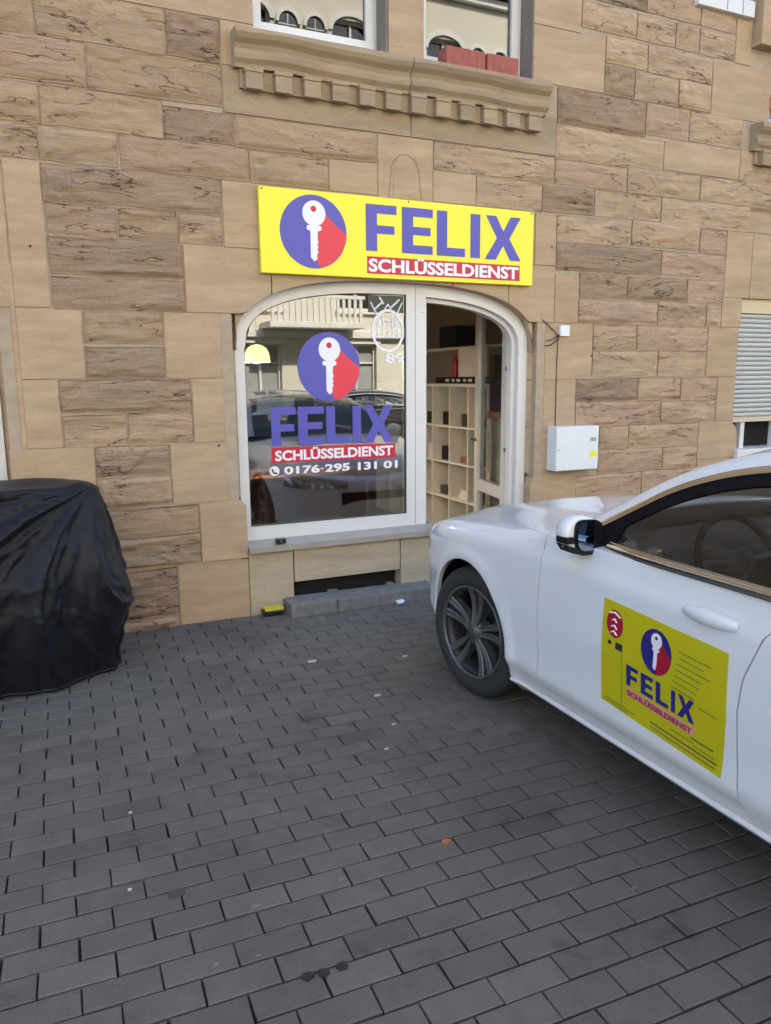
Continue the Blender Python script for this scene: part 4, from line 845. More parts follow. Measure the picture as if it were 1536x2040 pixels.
for k, (px, py, r, lab) in enumerate([(807, 1308, .018, 'white scrap of paper on the paving towards the front wheel'), (622, 1318, .030, 'long pale strip lying on the paving in front of the shop'), (752, 1386, .020, 'pale scrap left of the front wheel'), (784, 1444, .012, 'white crumb on the paving, left of the front tyre'), (770, 1493, .010, 'tiny white crumb on the paving below the others'), (260, 1620, .006, 'tiny white crumb on the paving at the left'), (259, 1773, .006, 'tiny white dot on the paving at the lower left')]):
    flake('litter_scrap', px, py, r, M_BIT, lab, 'litter', 60 + k, .003, .35, 'white scraps scattered on the paving')

gr = MB(); g_ = random.Random(12)
for k in range(420):
    if k < 260: x = g_.uniform(-.1, 3.4); y = WY - abs(g_.gauss(0, .05)) - .01 - (.19 if 1.45 < x < 2.62 else 0)
    else: x = g_.uniform(-1.0, 3.6); y = g_.uniform(1.7, 4.9)
    r_ = g_.uniform(.0015, .0045) * (1 if k < 260 else .8); a_ = g_.uniform(0, 3)
    q = [(x + r_ * math.cos(a_ + t) * g_.uniform(.7, 1.3), y + r_ * math.sin(a_ + t) * g_.uniform(.7, 1.3), .003) for t in (0, 1.6, 3.1, 4.7)]
    gr.add(q + [(x, y, .003 + r_)], [(0, 1, 4), (1, 2, 4), (2, 3, 4), (3, 0, 4)])
tag(gr.obj('grit', M_CONC), 'loose grit and crumbs along the foot of the wall and on the paving', 'grit', kind='stuff')

# ------------------------------------------------------------------ covered motorcycle
def cover():
    A = np.linspace(0, 2 * math.pi, 361)[:-1]; V = np.linspace(0, 1, 110)
    cx, cyy = -.86, 4.47; P = []
    sg = lambda c, e: math.copysign(abs(c) ** e, c)
    for v in V:
        row = []
        for a in A:
            c, s = math.cos(a), math.sin(a)
            # vertical profile: flat top (v<.12) rolling to sides then hem
            if v < .22: q = v / .22; rr_ = q * .90; z = 1.062 - .01 * q * q
            elif v < .34: q = (v - .22) / .12; rr_ = .90 + .10 * math.sin(q * math.pi / 2); z = 1.052 - .052 * (1 - math.cos(q * math.pi / 2))
            else: q = (v - .34) / .66; rr_ = 1.0 + .0 * q; z = 1.0 - q * .985
            h = (1.0 - z) ; bul = .10 * math.sin(min(1, max(0, h) / 1.0) * math.pi * .9) if v > .22 else .0
            ax, ay = 1.14 + bul * .95, .30 + bul * 1.5
            x = cx + ax * rr_ * sg(c, .62); y = cyy + ay * rr_ * sg(s, .75)
            # folds: diagonal creases fanning down-left from the top right corner, pleats at the hem
            px_, pz_ = x - .26, z - 1.04
            th = math.atan2(-pz_, -px_ + .02 + .3 * (y - cyy)); rad = math.hypot(px_, pz_)
            f1 = math.sin(th * 5.2 + 1.1 * math.sin(rad * 3.2 + 1) + .8 * float(fbm(np.array(x * 2.0 + 3), np.array(z * 2.0 + 7), 2))); f1 = 1 - abs(f1) ** .6
            f1b = math.sin(th * 13 + 3.1 * math.sin(rad * 4 + .5) + 1.0); f1b = 1 - abs(f1b) ** .8
            g = math.sin(a * 23 + 3 * math.sin(a * 5) + z * 3.0)
            side = min(1, max(0, (v - .2) / .12)); amp = side * min(1, rad / .35)
            dd = amp * (.072 * (f1 - .35) + .014 * (f1b - .4)) + side * .02 * g * max(0, .5 - z) * 1.6
            wr = float(fbm(np.array(th * 7 + 30), np.array(rad * 2.2 + 5 * (s > 0)), 4)); wr2 = float(fbm(np.array(x * 9 + z * 6 + 60), np.array(z * 5 - x * 4 + 9), 3)); dd += side * (.030 * (1 - abs(2 * wr - .94)) ** 4 * amp + .006 * (1 - abs(2 * wr2 - .9)) ** 5)
            dd += side * .018 * (float(fbm(np.array(x * 3 + 9), np.array(z * 3 + 4 * s), 3)) - .45)
            row.append([x + c * dd * 1.0, y + s * dd * 1.2, z + (0.012 * math.sin(x * 9 + 2) * math.sin(y * 14) if v < .25 else 0) + (.02 * math.sin(a * 7) * max(0, (v - .9)) * 6)])
        P.append(row)
    P = np.array(P); n = len(A); 
    v = P.reshape(-1, 3); v[:, 2] = np.maximum(v[:, 2], .012); f = []
    for i in range(len(V) - 1):
        for k in range(n): f.append((i * n + k, (i + 1) * n + k, (i + 1) * n + (k + 1) % n, i * n + (k + 1) % n))
    return v, f
cm = empty('covered_motorcycle', (-.8, 4.47, 0), label='motorcycle parked at the wall under a creased black cover', cat='motorcycle')
v, f = cover(); mesh_obj('cover', [tuple(q - np.array([-.8, 4.47, 0])) for q in v], f, M_CLOTH, cm, smooth=True)
hem = [tuple(v[(109) * 360 + k] - np.array([-.8, 4.47, -.0])) for k in range(0, 361, 3) for k in [k % 360]]
MB().tube([(a * 1.0, b, .02) for a, b, c in hem], .010, 6, caps=False).obj('hem', M_CLOTH, cm, smooth=True)

# ------------------------------------------------------------------ car
TH = R(1.0); CO = (2.7886, 3.1583)
W2 = .925
def _outline():
    pts = []
    for t in np.linspace(0, math.pi / 2, 160):              # front half: from side to nose centre
        pts.append((-.5 + 1.36 * math.sin(t) ** (2 / 4.2), W2 * math.cos(t) ** (2 / 4.2)))
    front_ = pts; rear_ = []
    for t in np.linspace(0, math.pi / 2, 160): rear_.append((-2.2 - 1.83 * math.sin(t) ** (2 / 5), W2 * .985 * math.cos(t) ** (2 / 5)))
    allp = rear_[::-1] + [(-2.2 + 1.7 * k / 40, W2 * (.985 + .015 * k / 40)) for k in range(1, 40)] + front_
    a = np.array(allp); s = np.concatenate([[0], np.cumsum(np.hypot(*np.diff(a, axis=0).T))]); i0 = np.argmin(abs(a[:, 0]) + (a[:, 1] < .5) * 9)
    return a, s - s[i0]
OA, OS = _outline()
UF, UR = float(OS[-1]), float(OS[0])
def plan(u): return np.array([np.interp(u, OS, OA[:, 0]), np.interp(u, OS, OA[:, 1])])
def pnorm(u):
    d = plan(min(u + .012, UF)) - plan(max(u - .012, UR)); d /= np.hypot(*d) + 1e-9; return np.array([-d[1], d[0]])
def Ttop(u): return float(np.interp(u, [UR, -3.9, -3.2, -2.6, -1.7, -.62, -.3, 0, .3, .55, .85, UF], [.98, 1.0, 1.0, .975, .958, .952, .925, .895, .86, .82, .765, .72]))
IZ = [.14, .20, .235, .29, .33, .42, .60, .74, .82, .855, .875, .90, .95, 1.02]
II = [.125, .075, .050, .034, .008, .010, .0, .004, .010, .013, .024, .030, .040, .06]
def side(u, z, off=0.0):
    T = Ttop(u); ins = float(np.interp(z, IZ, II))
    if u > -.62:
        k = min(1, (u + .62) / .35); wz = T - .10
        q = min(1, max(0, (z - wz) / .10)); roll = .10 * (1 - math.sqrt(max(0, 1 - q * q))); ins = ins * (1 - .0 * k) + roll * k
        ins -= .012 * math.exp(-((math.hypot(u, z - .335) - .40) / .03) ** 2)       # wheel arch lip
    if u > .55: ins += .10 * min(1, (u - .55) / .6) * max(0, (z - .45) / .3) + .03 * max(0, (.3 - z) / .15)
    if u < -3.5: ins += .05 * min(1, (-3.5 - u) / .5) * max(0, (z - .6) / .3)
    p = plan(u); n = pnorm(u); q = p - n * (ins - off) if True else p
    return (q[0], q[1] if q[1] > 0 or u < UF - .01 else 0.0, z)
def outp_(P): return P
def panel(P, name, mat, parent, depth=.022, inward=None, label=None, smooth=True, mir=False):
    """surface patch with its border folded inwards"""
    P = np.array(P); a, b, _ = P.shape
    du = np.gradient(P, axis=0); dv = np.gradient(P, axis=1); nn = np.cross(du, dv); nn /= (np.linalg.norm(nn, axis=2, keepdims=True) + 1e-9)
    c = P.mean((0, 1)); ref = np.array([c[0], 0, .5]) if inward is None else np.array(inward)
    if ((nn * (P - ref)).sum(2)).mean() < 0: nn = -nn
    V = P.reshape(-1, 3).tolist(); F = []
    for i in range(a - 1):
        for j in range(b - 1): F.append((i * b + j, (i + 1) * b + j, (i + 1) * b + j + 1, i * b + j + 1))
    ring_ = [i * b for i in range(a)] + [(a - 1) * b + j for j in range(1, b)] + [i * b + b - 1 for i in range(a - 2, -1, -1)] + [j for j in range(b - 2, 0, -1)]
    flat = P.reshape(-1, 3); fn = nn.reshape(-1, 3); k0 = len(V)
    V += [list(flat[q]) for q in ring_]; V += [list(flat[q] - fn[q] * depth) for q in ring_]; n = len(ring_)
    F += [(k0 + q, k0 + n + q, k0 + n + (q + 1) % n, k0 + (q + 1) % n) for q in range(n)]
    if mir: V = [(x, -y, z) for x, y, z in V]; F = [f[::-1] for f in F]
    me = mesh_obj(name, V, F, mat, parent, label=label)
    sm = [i < (a - 1) * (b - 1) for i in range(len(F))]
    if smooth: me.data.polygons.foreach_set('use_smooth', sm)
    bm = bmesh.new(); bm.from_mesh(me.data); bmesh.ops.recalc_face_normals(bm, faces=bm.faces); bm.to_mesh(me.data); bm.free()
    return me
def patch(uf0, uf1, zf0, zf1, nu, nz, off=0.0, cos_top=False):
    """uf*(z) left/right edges, zf*(u) bottom/top"""
    P = []
    for i in range(nu + 1):
        s = i / nu; row = []
        for j in range(nz + 1):
            t = j / nz; t = math.sin(t * math.pi / 2) * .5 + t * .5 if cos_top else t
            z = 0.0; u = uf0(.5) + (uf1(.5) - uf0(.5)) * s
            for _ in range(3): z = zf0(u) + (zf1(u) - zf0(u)) * t; u = uf0(z) + (uf1(z) - uf0(z)) * s
            row.append(side(u, z, off))
        P.append(row)
    return P
G_ = .0028
rear_gap = lambda z: float(np.interp(z, [.2, .32, .455, .60, .70, .846, .96], [-1.715, -1.662, -1.652, -1.645, -1.652, -1.705, -1.79]))
def ray_panel(corners, nseg, nr, cu, topk=2, cz=.335, R0=.375, a0=None, a1=None):
    """panel round a wheel arch: rays from the arch circle to an outer outline"""
    P = []
    pts = []
    for k in range(len(corners) - 1):
        (u0, z0), (u1, z1) = corners[k], corners[k + 1]
        for s in np.linspace(0, 1, nseg, endpoint=False): pts.append((u0 + (u1 - u0) * s, z0 + (z1 - z0) * s, k))
    pts.append((*corners[-1], len(corners) - 2))
    for (u, z, k) in pts:
        if k == topk: z = Ttop(u)
        elif z > .6: z = min(z, Ttop(u))
        ang = math.atan2(z - cz, u - cu); r1 = math.hypot(u - cu, z - cz); row = []
        r0 = R0 + .0
        for t in np.linspace(0, 1, nr + 1):
            tt = math.sin(t * math.pi / 2) * .35 + t * .65; r = r0 + (max(r1, r0 + .004) - r0) * tt
            row.append(side(cu + r * math.cos(ang), min(cz + r * math.sin(ang), Ttop(cu + r * math.cos(ang)))))
        P.append(row)
    return P
def glz(z):   # half width of the greenhouse at height z
    q = max(0, (z - .965) / .45); return .865 - .27 * min(q, 1.3) ** 1.25
def gy(x, z): return glz(z) - .045 * min(1, max(0, (x + 1.35) / .55)) ** 2 - .05 * min(1, max(0, (-2.9 - x) / 1.0)) ** 2
C0x = [(-.72, .955), (-.80, 1.00), (-.91, 1.063), (-1.02, 1.125), (-1.165, 1.215), (-1.31, 1.272), (-1.407, 1.300), (-1.50, 1.318), (-1.75, 1.352), (-2.1, 1.372), (-2.5, 1.362), (-2.9, 1.315), (-3.25, 1.22), (-3.55, 1.08), (-3.70, 1.0)]
C0 = np.array(C0x)
tC = np.concatenate([[0], np.cumsum(np.hypot(*np.diff(C0, axis=0).T))]); 
def smooth_curve(t):
    # quadratic smoothing of the outline by averaging neighbours
    w = .10; q = [np.array([np.interp(t + d, tC, C0[:, k]) for k in (0, 1)]) for d in (-w, -w / 2, 0, w / 2, w)]
    return (q[0] + 2 * q[1] + 2 * q[2] + 2 * q[3] + q[4]) / 8
def cnorm(t):
    d = smooth_curve(min(t + .03, tC[-1])) - smooth_curve(max(t - .03, 0)); d /= np.hypot(*d) + 1e-9; n = np.array([d[1], -d[0]]); return n if n[1] > 0 else -n
def gpt(t, d, off=0.0):
    """point on the side of the greenhouse at distance d below (-) the upper outline"""
    c = smooth_curve(t) + cnorm(t) * d; return (c[0], gy(c[0], c[1]) + off, c[1])
def edge_pt(t):
    c = smooth_curve(t) + cnorm(t) * .046; return np.array([c[0], gy(c[0], c[1]) - .035, c[1]])

def build_car(paint, decal=True, loc=(0, 0, 0), rz=0, label='', interior=True):
    car = empty('parked_car', loc, rz, label=label, cat='car', group=None)
    # fender
    for mir in (False, True):
        cor = [(-.40, .235), (-.62 + G_, .235), (-.62 + G_, Ttop(-.62)), (.60, Ttop(.60)), (.60, .20), (.40, .20)]
        P = ray_panel(cor, 20, 12, 0.0)
        fen = panel(P, 'front_fender', paint, car, mir=mir)
        # front bumper corner to nose
        P = patch(lambda z: .60 + G_, lambda z: UF, lambda u: .19, lambda u: Ttop(u), 34, 18, cos_top=True)
        panel(P, 'front_bumper', paint, car, mir=mir)
        # front door, rear door
        P = patch(lambda z: rear_gap(z) + G_, lambda z: -.62 - G_, lambda u: .245, lambda u: Ttop(u), 40, 26)
        door = panel(P, 'front_door', paint, car, mir=mir)
        rg2 = lambda z: float(np.interp(z, [.24, .34, .5, .70, .96], [-2.48, -2.52, -2.60, -2.78, -2.86]))
        P = patch(rg2, lambda z: rear_gap(z) - G_, lambda u: .245, lambda u: Ttop(u), 30, 20)
        rdoor = panel(P, 'rear_door', paint, car, mir=mir)
        cor = [(-3.36, .20), (-3.85, .20), (-3.85, Ttop(-3.85)), (-2.87, Ttop(-2.87)), (-2.60, .5), (-2.53, .24)]
        P = ray_panel([(a, b) for a, b in cor], 14, 10, -2.94, 2)
        panel(P, 'rear_quarter', paint, car, mir=mir)
        P = patch(lambda z: UR, lambda z: -3.85 - G_, lambda u: .2, lambda u: Ttop(u), 16, 14); panel(P, 'rear_bumper', paint, car, mir=mir)
        # sill and dark underside edge
        mb = MB(); PP = []
        for x in np.linspace(-2.52, -.385, 40):
            w = side(x, .24)[1]; PP.append([(x, w - .012, .2435), (x, w + .006, .232), (x, w + .002, .222), (x, w - .022, .205), (x, w - .06, .17), (x, w - .10, .15)])
        panel(PP, 'side_sill', paint, car, depth=.01, mir=mir)
        PP = [[(x, side(x, .3)[1] - .02, .30), (x, side(x, .26)[1] - .03, .246), (x, side(x, .26)[1] - .05, .2435)] for x in np.linspace(-2.5, -.41, 20)]
        panel(PP, 'sill_seal', M_SEAL, car, depth=.004, mir=mir)
        PP = [[(x, side(x, .24)[1] - .055, .171), (x, side(x, .24)[1] - .13, .13), (x, .3, .13)] for x in np.linspace(-2.5, -.42, 12)]
        panel(PP, 'underfloor', M_TRIMBLK, car, depth=.004, mir=mir)
        # inner dark shell behind the gaps
        P = [[side(u, z, -.026) for z in np.linspace(.25, Ttop(u) - .01, 10)] for u in np.linspace(-2.5, -.44, 30)]
        panel(P, 'inner_shell', M_TRIMBLK, car, depth=.002, mir=mir)
        for cx_ in (0.0, -2.94):
            PP = [[(cx_ + rr_ * math.cos(a), (y if not mir else y), .335 + rr_ * math.sin(a)) for rr_, y in ((.376, .875), (.385, .85), (.392, .60), (.30, .595), (.0, .59))] for a in np.linspace(-.10 * math.pi, 1.10 * math.pi, 34)]
            panel(PP, 'wheel_liner', M_TRIMBLK, car, depth=.002, mir=mir, inward=(cx_, .7, 2.5))
        # greenhouse strips
        tt = np.linspace(.02, tC[-1] - .02, 70)
        PP = []
        for t in tt:
            e = edge_pt(t); p0 = np.array(gpt(t, 0.0, .004)); m1 = p0 * .62 + e * .38 + np.array([0, .010, .006]); m2 = p0 * .3 + e * .7 + np.array([0, .010, .008])
            PP.append([tuple(p0), tuple(m1), tuple(m2), tuple(e), tuple(e + np.array([-.01, -.05, -.005]) * .6)])
        panel(PP, 'roof_side', paint, car, depth=.004, mir=mir)
        PP = [[gpt(t, -.0015, .007), gpt(t, -.012, .009), gpt(t, -.0225, .007)] for t in tt[3:-4]]
        panel(PP, 'window_trim', M_CHROME, car, depth=.008, mir=mir)
        def dpt(t, d, off):
            x, y, z = gpt(t, d, off); zl = Ttop(x) + .012
            return (x, gy(x, max(z, zl)) + off, max(z, zl))
        PP = [[dpt(t, d, .001) for d in (-.023, -.035, -.05, -.064)] for t in tt[2:-4]]
        panel(PP, 'window_seal', M_SEAL, car, depth=.012, mir=mir)
        # belt line strip
        PP = [[(x, gy(x, .965) + .020, Ttop(x) - .003), (x, gy(x, .965) + .026, Ttop(x) + .012), (x, gy(x, .965) + .020, Ttop(x) + .028), (x, gy(x, .965) + .003, Ttop(x) + .033)] for x in np.linspace(-3.4, -.98, 50)]
        panel(PP, 'belt_trim', M_CHROME, car, depth=.006, mir=mir)
        PP = [[(x, side(x, Ttop(x))[1] - .002, Ttop(x) - .001), (x, gy(x, .965) + .0, Ttop(x) + .003), (x, gy(x, .965) - .03, Ttop(x) + .003)] for x in np.linspace(-3.5, -.62, 40)]
        panel(PP, 'shoulder', paint, car, depth=.003, mir=mir)
        # sail triangle, B pillar
        tri = [(-.80, .958), (-.985, .962), (-1.03, 1.075), (-.93, 1.035), (-.86, .995)]
        sgn = -1 if mir else 1
        mb = MB(); mb.prism(tri, lambda x, z: (x, sgn * (gy(x, z) + .004), z), lambda x, z: (x, sgn * (gy(x, z) - .01), z)); mb.obj('mirror_triangle', M_SEAL, car)
        mb = MB(); mb.prism([(-1.70, .965), (-1.79, .965), (-1.80, 1.30), (-1.73, 1.30)], lambda x, z: (x, sgn * (gy(x, z) + .0035), z), lambda x, z: (x, sgn * (gy(x, z) - .03), z)); mb.obj('door_pillar', M_TRIMBLK, car)
        # glass
        def glass(x0, x1, name):
            PP = []
            for x in np.linspace(x0, x1, 24):
                # top of glass at this x
                best = min(tt, key=lambda t: abs(gpt(t, -.055)[0] - x)); zt_ = gpt(best, -.055)[2]; zb = Ttop(x) + .012
                PP.append([(x, gy(x, z) - .004, z) for z in np.linspace(zb, max(zt_, zb + .004), 10)])
            return panel(PP, name, M_CGLASS, car, depth=.004, mir=mir)
        glass(-1.01, -1.70, 'door_glass'); glass(-1.80, -3.2, 'rear_door_glass')
        # headlight
        P = [[side(u, zz_, .004) for zz_ in np.linspace(.635 + .05 * max(0, .9 - u), min(Ttop(u) - .022, .76 + .03 * (1 - (u - .62) / .6)), 6)] for u in np.linspace(.54, 1.18, 16)]
        panel(P, 'headlight', M_LENS, car, depth=.01, mir=mir)
        P = [[side(u, zz_, .004) for zz_ in np.linspace(.66, .80, 5)] for u in np.linspace(-4.05, -3.7, 8)]
        panel(P, 'tail_light', M_DRED, car, depth=.01, mir=mir)
        # mirror
        mb = MB(); bm = bmesh.new(); bmesh.ops.create_uvsphere(bm, u_segments=20, v_segments=12, radius=1)
        for v in bm.verts:
            x, y, z = v.co; x = max(x, -.35)
            v.co = Vector((-.885 + x * .09, sgn * (.920 + y * .090), 1.004 + z * .076 + y * .010 - (.012 if z < 0 else 0) * y))
        mb.bm(bm); mir_o = mb.obj('wing_mirror', paint, car, smooth=True)
        gl_ = [(.905 + .066 * math.copysign(abs(math.cos(a)) ** .6, math.cos(a)), 1.002 + .063 * math.copysign(abs(math.sin(a)) ** .6, math.sin(a)) + .008 * math.cos(a)) for a in np.linspace(0, 2 * math.pi, 28)[:-1]]
        MB().prism([(y, z) for y, z in gl_], lambda y, z: (-.9265, sgn * y, z), lambda y, z: (-.905, sgn * y, z)).obj('mirror_bezel', M_TRIMBLK, mir_o)
        gc = [( .905 + (y - .905) * .9, 1.002 + (z - 1.002) * .9) for y, z in gl_]
        MB().prism(gc, lambda y, z: (-.9285 - .10 * (y - .905), sgn * y, z), lambda y, z: (-.9262 + .0 * y, sgn * y, z)).obj('mirror_glass', M_MIRROR, mir_o)
        MB().prism([(-.84, .86), (-.91, .86), (-.91, .93), (-.84, .93)], lambda x, y: (x, sgn * y, .962), lambda x, y: (x, sgn * y, .942)).obj('mirror_foot', M_TRIMBLK, mir_o)
        MB().box((-.93, min(sgn * .976, sgn * 1.012), .978), (-.86, max(sgn * .976, sgn * 1.012), 1.004), .006).obj('side_indicator', M_TRIMBLK, mir_o)
        MB().prism([(.97, .962), (1.005, .975), (.98, .942), (.93, .928), (.87, .93), (.87, .945)], lambda y, z: (-.925, sgn * y, z), lambda y, z: (-.85, sgn * y, z)).obj('mirror_underside', M_TRIMBLK, mir_o)
        # handle
        def handle(xa, xb, door_):
            PP = []
            for s in np.linspace(0, 1, 22):
                x = xa + (xb - xa) * s; zc = .852 + .0 * s; hh = .024 * (math.sin(math.pi * min(1, max(0.0, s * .96 + .02))) ** .35) + .003; th_ = .030 * math.sin(math.pi * (s * .94 + .03)) ** .6
                row = []
                for a in np.linspace(-math.pi / 2, math.pi / 2, 9):
                    zq = zc + hh * math.sin(a); row.append((x, side(x, zc)[1] - .004 + th_ * math.cos(a) ** .8 if math.cos(a) > 1e-3 else side(x, zc)[1] - .004, zq))
                PP.append(row)
            h = panel(PP, 'door_handle', paint, car, depth=.004, mir=mir); h.parent = door_
            MB().prism([(xa - .0 - (.085 if 0 else 0) + .0 - .02 + .03 * math.cos(a) * 1.4 - .035, .852 + .022 * math.sin(a)) for a in np.linspace(0, 6.1, 18)], lambda x, z: (x, sgn * (side(x, z)[1] + .0012), z), lambda x, z: (x, sgn * (side(x, z)[1] - .004), z)).obj('handle_recess', paint, door_)
        handle(-1.405, -1.625, door); handle(-2.40, -2.62, rdoor)
        if decal and not mir:
            D = lambda x, z, d: tuple(side(x, z, .0015 + d))
            PP = [[D(x0 + 0, z, 0) for z, x0 in [(zb + (ztp - zb) * k / 16, xl + (xr - xl) * i / 24 - .010 * (1 - abs(2 * k / 16 - 1)) * (1 if i > 20 else 0)) for k in range(17)]] for i in range(25) for (xl, xr, zb, ztp) in [(-1.030, -1.597, .400 - .041 * i / 24, .794 - .026 * i / 24)]]
            dec = panel(PP, 'door_sign', M_DYEL, door, depth=.0012)
            UV = lambda a, b: (-1.030 - .567 * a, .400 - .041 * a + (.394 + .015 * a) * b)    # decal coords
            DD = lambda a, b, d: D(*UV(a, b), d)
            key_logo(lambda a, b, d: DD(a, b, d), .485, .735, .125, .195, door, .001, (M_DBLUE, M_DDRED, M_SWHITE), face=True)
            felix(lambda a, b, d: DD(a, b, d), [('F', (.245, .345, .30, .49)), ('E', (.375, .475, .30, .49)), ('L', (.50, .60, .30, .49)), ('I', (.625, .655, .30, .49)), ('X', (.675, .80, .30, .49))], M_DBLUE, door, .001)
            PPs = [[DD(a, b, .0012) for b in (.195, .235, .275)] for a in np.linspace(.245, .80, 14)]; panel(PPs, 'text_strip', M_PINK, door, depth=.0006)
            text_obj('lettering', 'SCHLÜSSELDIENST', lambda a, b: DD(.255 + a * .53, .205 + b * .062, .003), M_DDRED, door, .03)
            bz = [(.118 + .075 * math.cos(t), .80 + .13 * math.sin(t)) for t in np.linspace(0, 6.1, 22)]
            MB().prism(bz, lambda a, b: DD(a, b, .0022), lambda a, b: DD(a, b, .001)).obj('round_badge', M_DDRED, door)
            sw = MB()
            for w0, y0 in ((.10, .09), (.04, .03), (.05, -.03), (.055, -.085)):
                sw.tube([DD(.118 - w0 * .5, .80 + y0, .0035), DD(.118, .80 + y0 + .018, .0035), DD(.118 + w0 * .5, .80 + y0 - .01, .0035)], .0035, 5)
            sw.obj('badge_lettering', M_SWHITE, door)
            MB().prism([(.135, .575), (.20, .575), (.20, .64), (.135, .64)], lambda a, b: DD(a, b, .0018), lambda a, b: DD(a, b, .001)).obj('small_symbol', M_INK, door)
            MB().prism([(.08 + .018 * math.cos(t), .61 + .02 * math.sin(t)) for t in np.linspace(0, 6, 10)], lambda a, b: DD(a, b, .0018), lambda a, b: DD(a, b, .001)).obj('small_symbol', M_INK, door)
            ln = MB()
            def line(a0, b0, a1, b1, w=.0011): ln.tube([DD(a0 + (a1 - a0) * k / 4, b0 + (b1 - b0) * k / 4, .0018) for k in range(5)], w, 4)
            for k, (a0, a1) in enumerate([(.66, .90), (.67, .85), (.65, .90), (.65, .84), (.64, .83), (.63, .81), (.62, .80), (.83, .955)]): line(a0, .835 - k * .053, a1, .835 - k * .053 - .006)
            line(.46, .085, .97, .085, .0022); line(.62, .14, .80, .14); line(.78, .175, .94, .175, .002); line(.80, .12, .95, .12); line(.05, .055, .33, .055); line(.03, .03, .26, .03); line(.46, .045, .96, .045, .0014); line(.2, .56, .2, .08, .0006)
            ln.obj('printed_lines', M_INK, door)
    # hood (crosses the centre line), grille
    PP = []
    for u in np.linspace(-.64, UF - .02, 44):
        T = Ttop(u); e = np.array(side(u, T)); row = []; ye = e[1]
        for s in np.linspace(-1, 1, 37):
            cr_ = (1 - s * s); c = .055 * (ye / .8) * cr_ + .012 * math.exp(-((abs(s) - .62) / .10) ** 2) * min(1, ye)
            row.append((e[0] + (.05 * cr_ if u < .2 else .05 * cr_ * max(0, 1 - (u - .2) / .6)), s * ye * .997, T + .0015 + c))
        PP.append(row)
    panel(PP, 'bonnet', paint, car, inward=(0, 0, 0))
    MB().box((.815, -.42, .34), (.83, .42, .60), .004).obj('grille', M_TRIMBLK, car)
    for k in range(3):
        pass
    # cowl, windscreen, roof, rear window, boot
    E = [edge_pt(t) for t in np.linspace(.02, tC[-1] - .02, 90)]
    iA = min(range(90), key=lambda i: abs(E[i][0] + 1.56)); iB = min(range(90), key=lambda i: abs(E[i][0] + 3.05))
    def cross(e, bulge, n=25, fx=0.0):
        ye = e[1] - .008; return [(e[0] + fx * (1 - s * s), s * ye, e[2] - .006 + bulge * (1 - s * s)) for s in np.linspace(-1, 1, n)]
    PP = [cross(E[i], .0 + .045 * (i / iA), fx=.17 * (1 - .55 * i / iA)) for i in range(0, iA + 1)]; panel(PP, 'windscreen', M_CGLASS, car, depth=.003, inward=(-2, 0, .5))
    PP = [cross(E[i], .045, fx=.0765 * max(0, 1 - (i - iA) / 8)) for i in range(iA, iB + 1)]; panel(PP, 'roof', paint, car, depth=.01, inward=(-2, 0, .5))
    PP = [cross(E[i], .045, fx=-.12 * (i - iB) / (90 - iB)) for i in range(iB, 90)]; panel(PP, 'rear_window', M_CGLASS, car, depth=.003, inward=(-2, 0, .5))
    PP = [[(x, s * (side(max(x, UR + .3), Ttop(x))[1] if x > -3.9 else .78) * .99, Ttop(x) + .02 * (1 - s * s)) for s in np.linspace(-1, 1, 15)] for x in np.linspace(-4.0, -3.45, 10)]
    panel(PP, 'boot_lid', paint, car, depth=.01, inward=(-3.7, 0, .2))
    PP = [[(x, s * .80, Ttop(-.62) + .004 + .05 * (1 - s * s) * 1) for s in np.linspace(-1, 1, 15)] for x in (-.60, -.66, -.75, -.85)]
    panel(PP, 'cowl', M_TRIMBLK, car, depth=.01, inward=(-.7, 0, .2))
    # wheels
    def wheel(x, sgn, steer):
        w = empty('wheel', (x, sgn * .782, .335), 0); w.parent = car; w.rotation_euler = (0, 0, steer)
        o = sgn
        prof = [(.236, .102), (.248, .110), (.285, .116), (.312, .104), (.328, .086), (.334, .05), (.335, 0), (.334, -.05), (.328, -.086), (.30, -.11), (.236, -.102)]
        MB().lathe([(r, h * o) for r, h in prof], (0, 0, 0), 'y', 64, closed=True).obj('tyre', M_RUBBER, w, smooth=True)
        rp = [(.222, .104), (.230, .112), (.238, .110), (.238, .096), (.232, .090), (.222, .092)]
        rim = MB().lathe([(r, h * o) for r, h in rp], (0, 0, 0), 'y', 64, closed=True).obj('rim', M_RIM, w, smooth=True)
        MB().lathe([(r, h * o) for r, h in [(.2225, .093), (.215, .06), (.206, -.02), (.21, -.10), (.200, -.10), (.196, -.02), (.205, .06), (.214, .095)]], (0, 0, 0), 'y', 48, closed=True).obj('rim_barrel', M_BARREL, w, smooth=True)
        MB().lathe([(0, 0), (.155, 0), (.155, -.012), (0, -.012)] if o > 0 else [(0, 0), (.155, 0), (.155, .012), (0, .012)], (0, .0, 0), 'y', 36).obj('brake_disc', M_STEEL, w)
        MB().box((.09, -.03, -.07), (.165, .035, .07), .01).obj('brake_caliper', M_TRIMBLK, w)
        MB().lathe([(r, h * o) for r, h in [(0, .098), (.030, .097), (.034, .092), (.055, .088), (.062, .075), (.062, .02)]], (0, 0, 0), 'y', 28).obj('hub', M_RIM, w, smooth=True)
        for k in range(5):
            a = 2 * math.pi * (k + .5) / 5 + .25; MB().lathe([(0, .0935 * o), (.008, .0935 * o), (.008, .08 * o)], (.052 * math.cos(a), 0, .052 * math.sin(a)), 'y', 8).obj('wheel_bolt', M_STEEL, w)
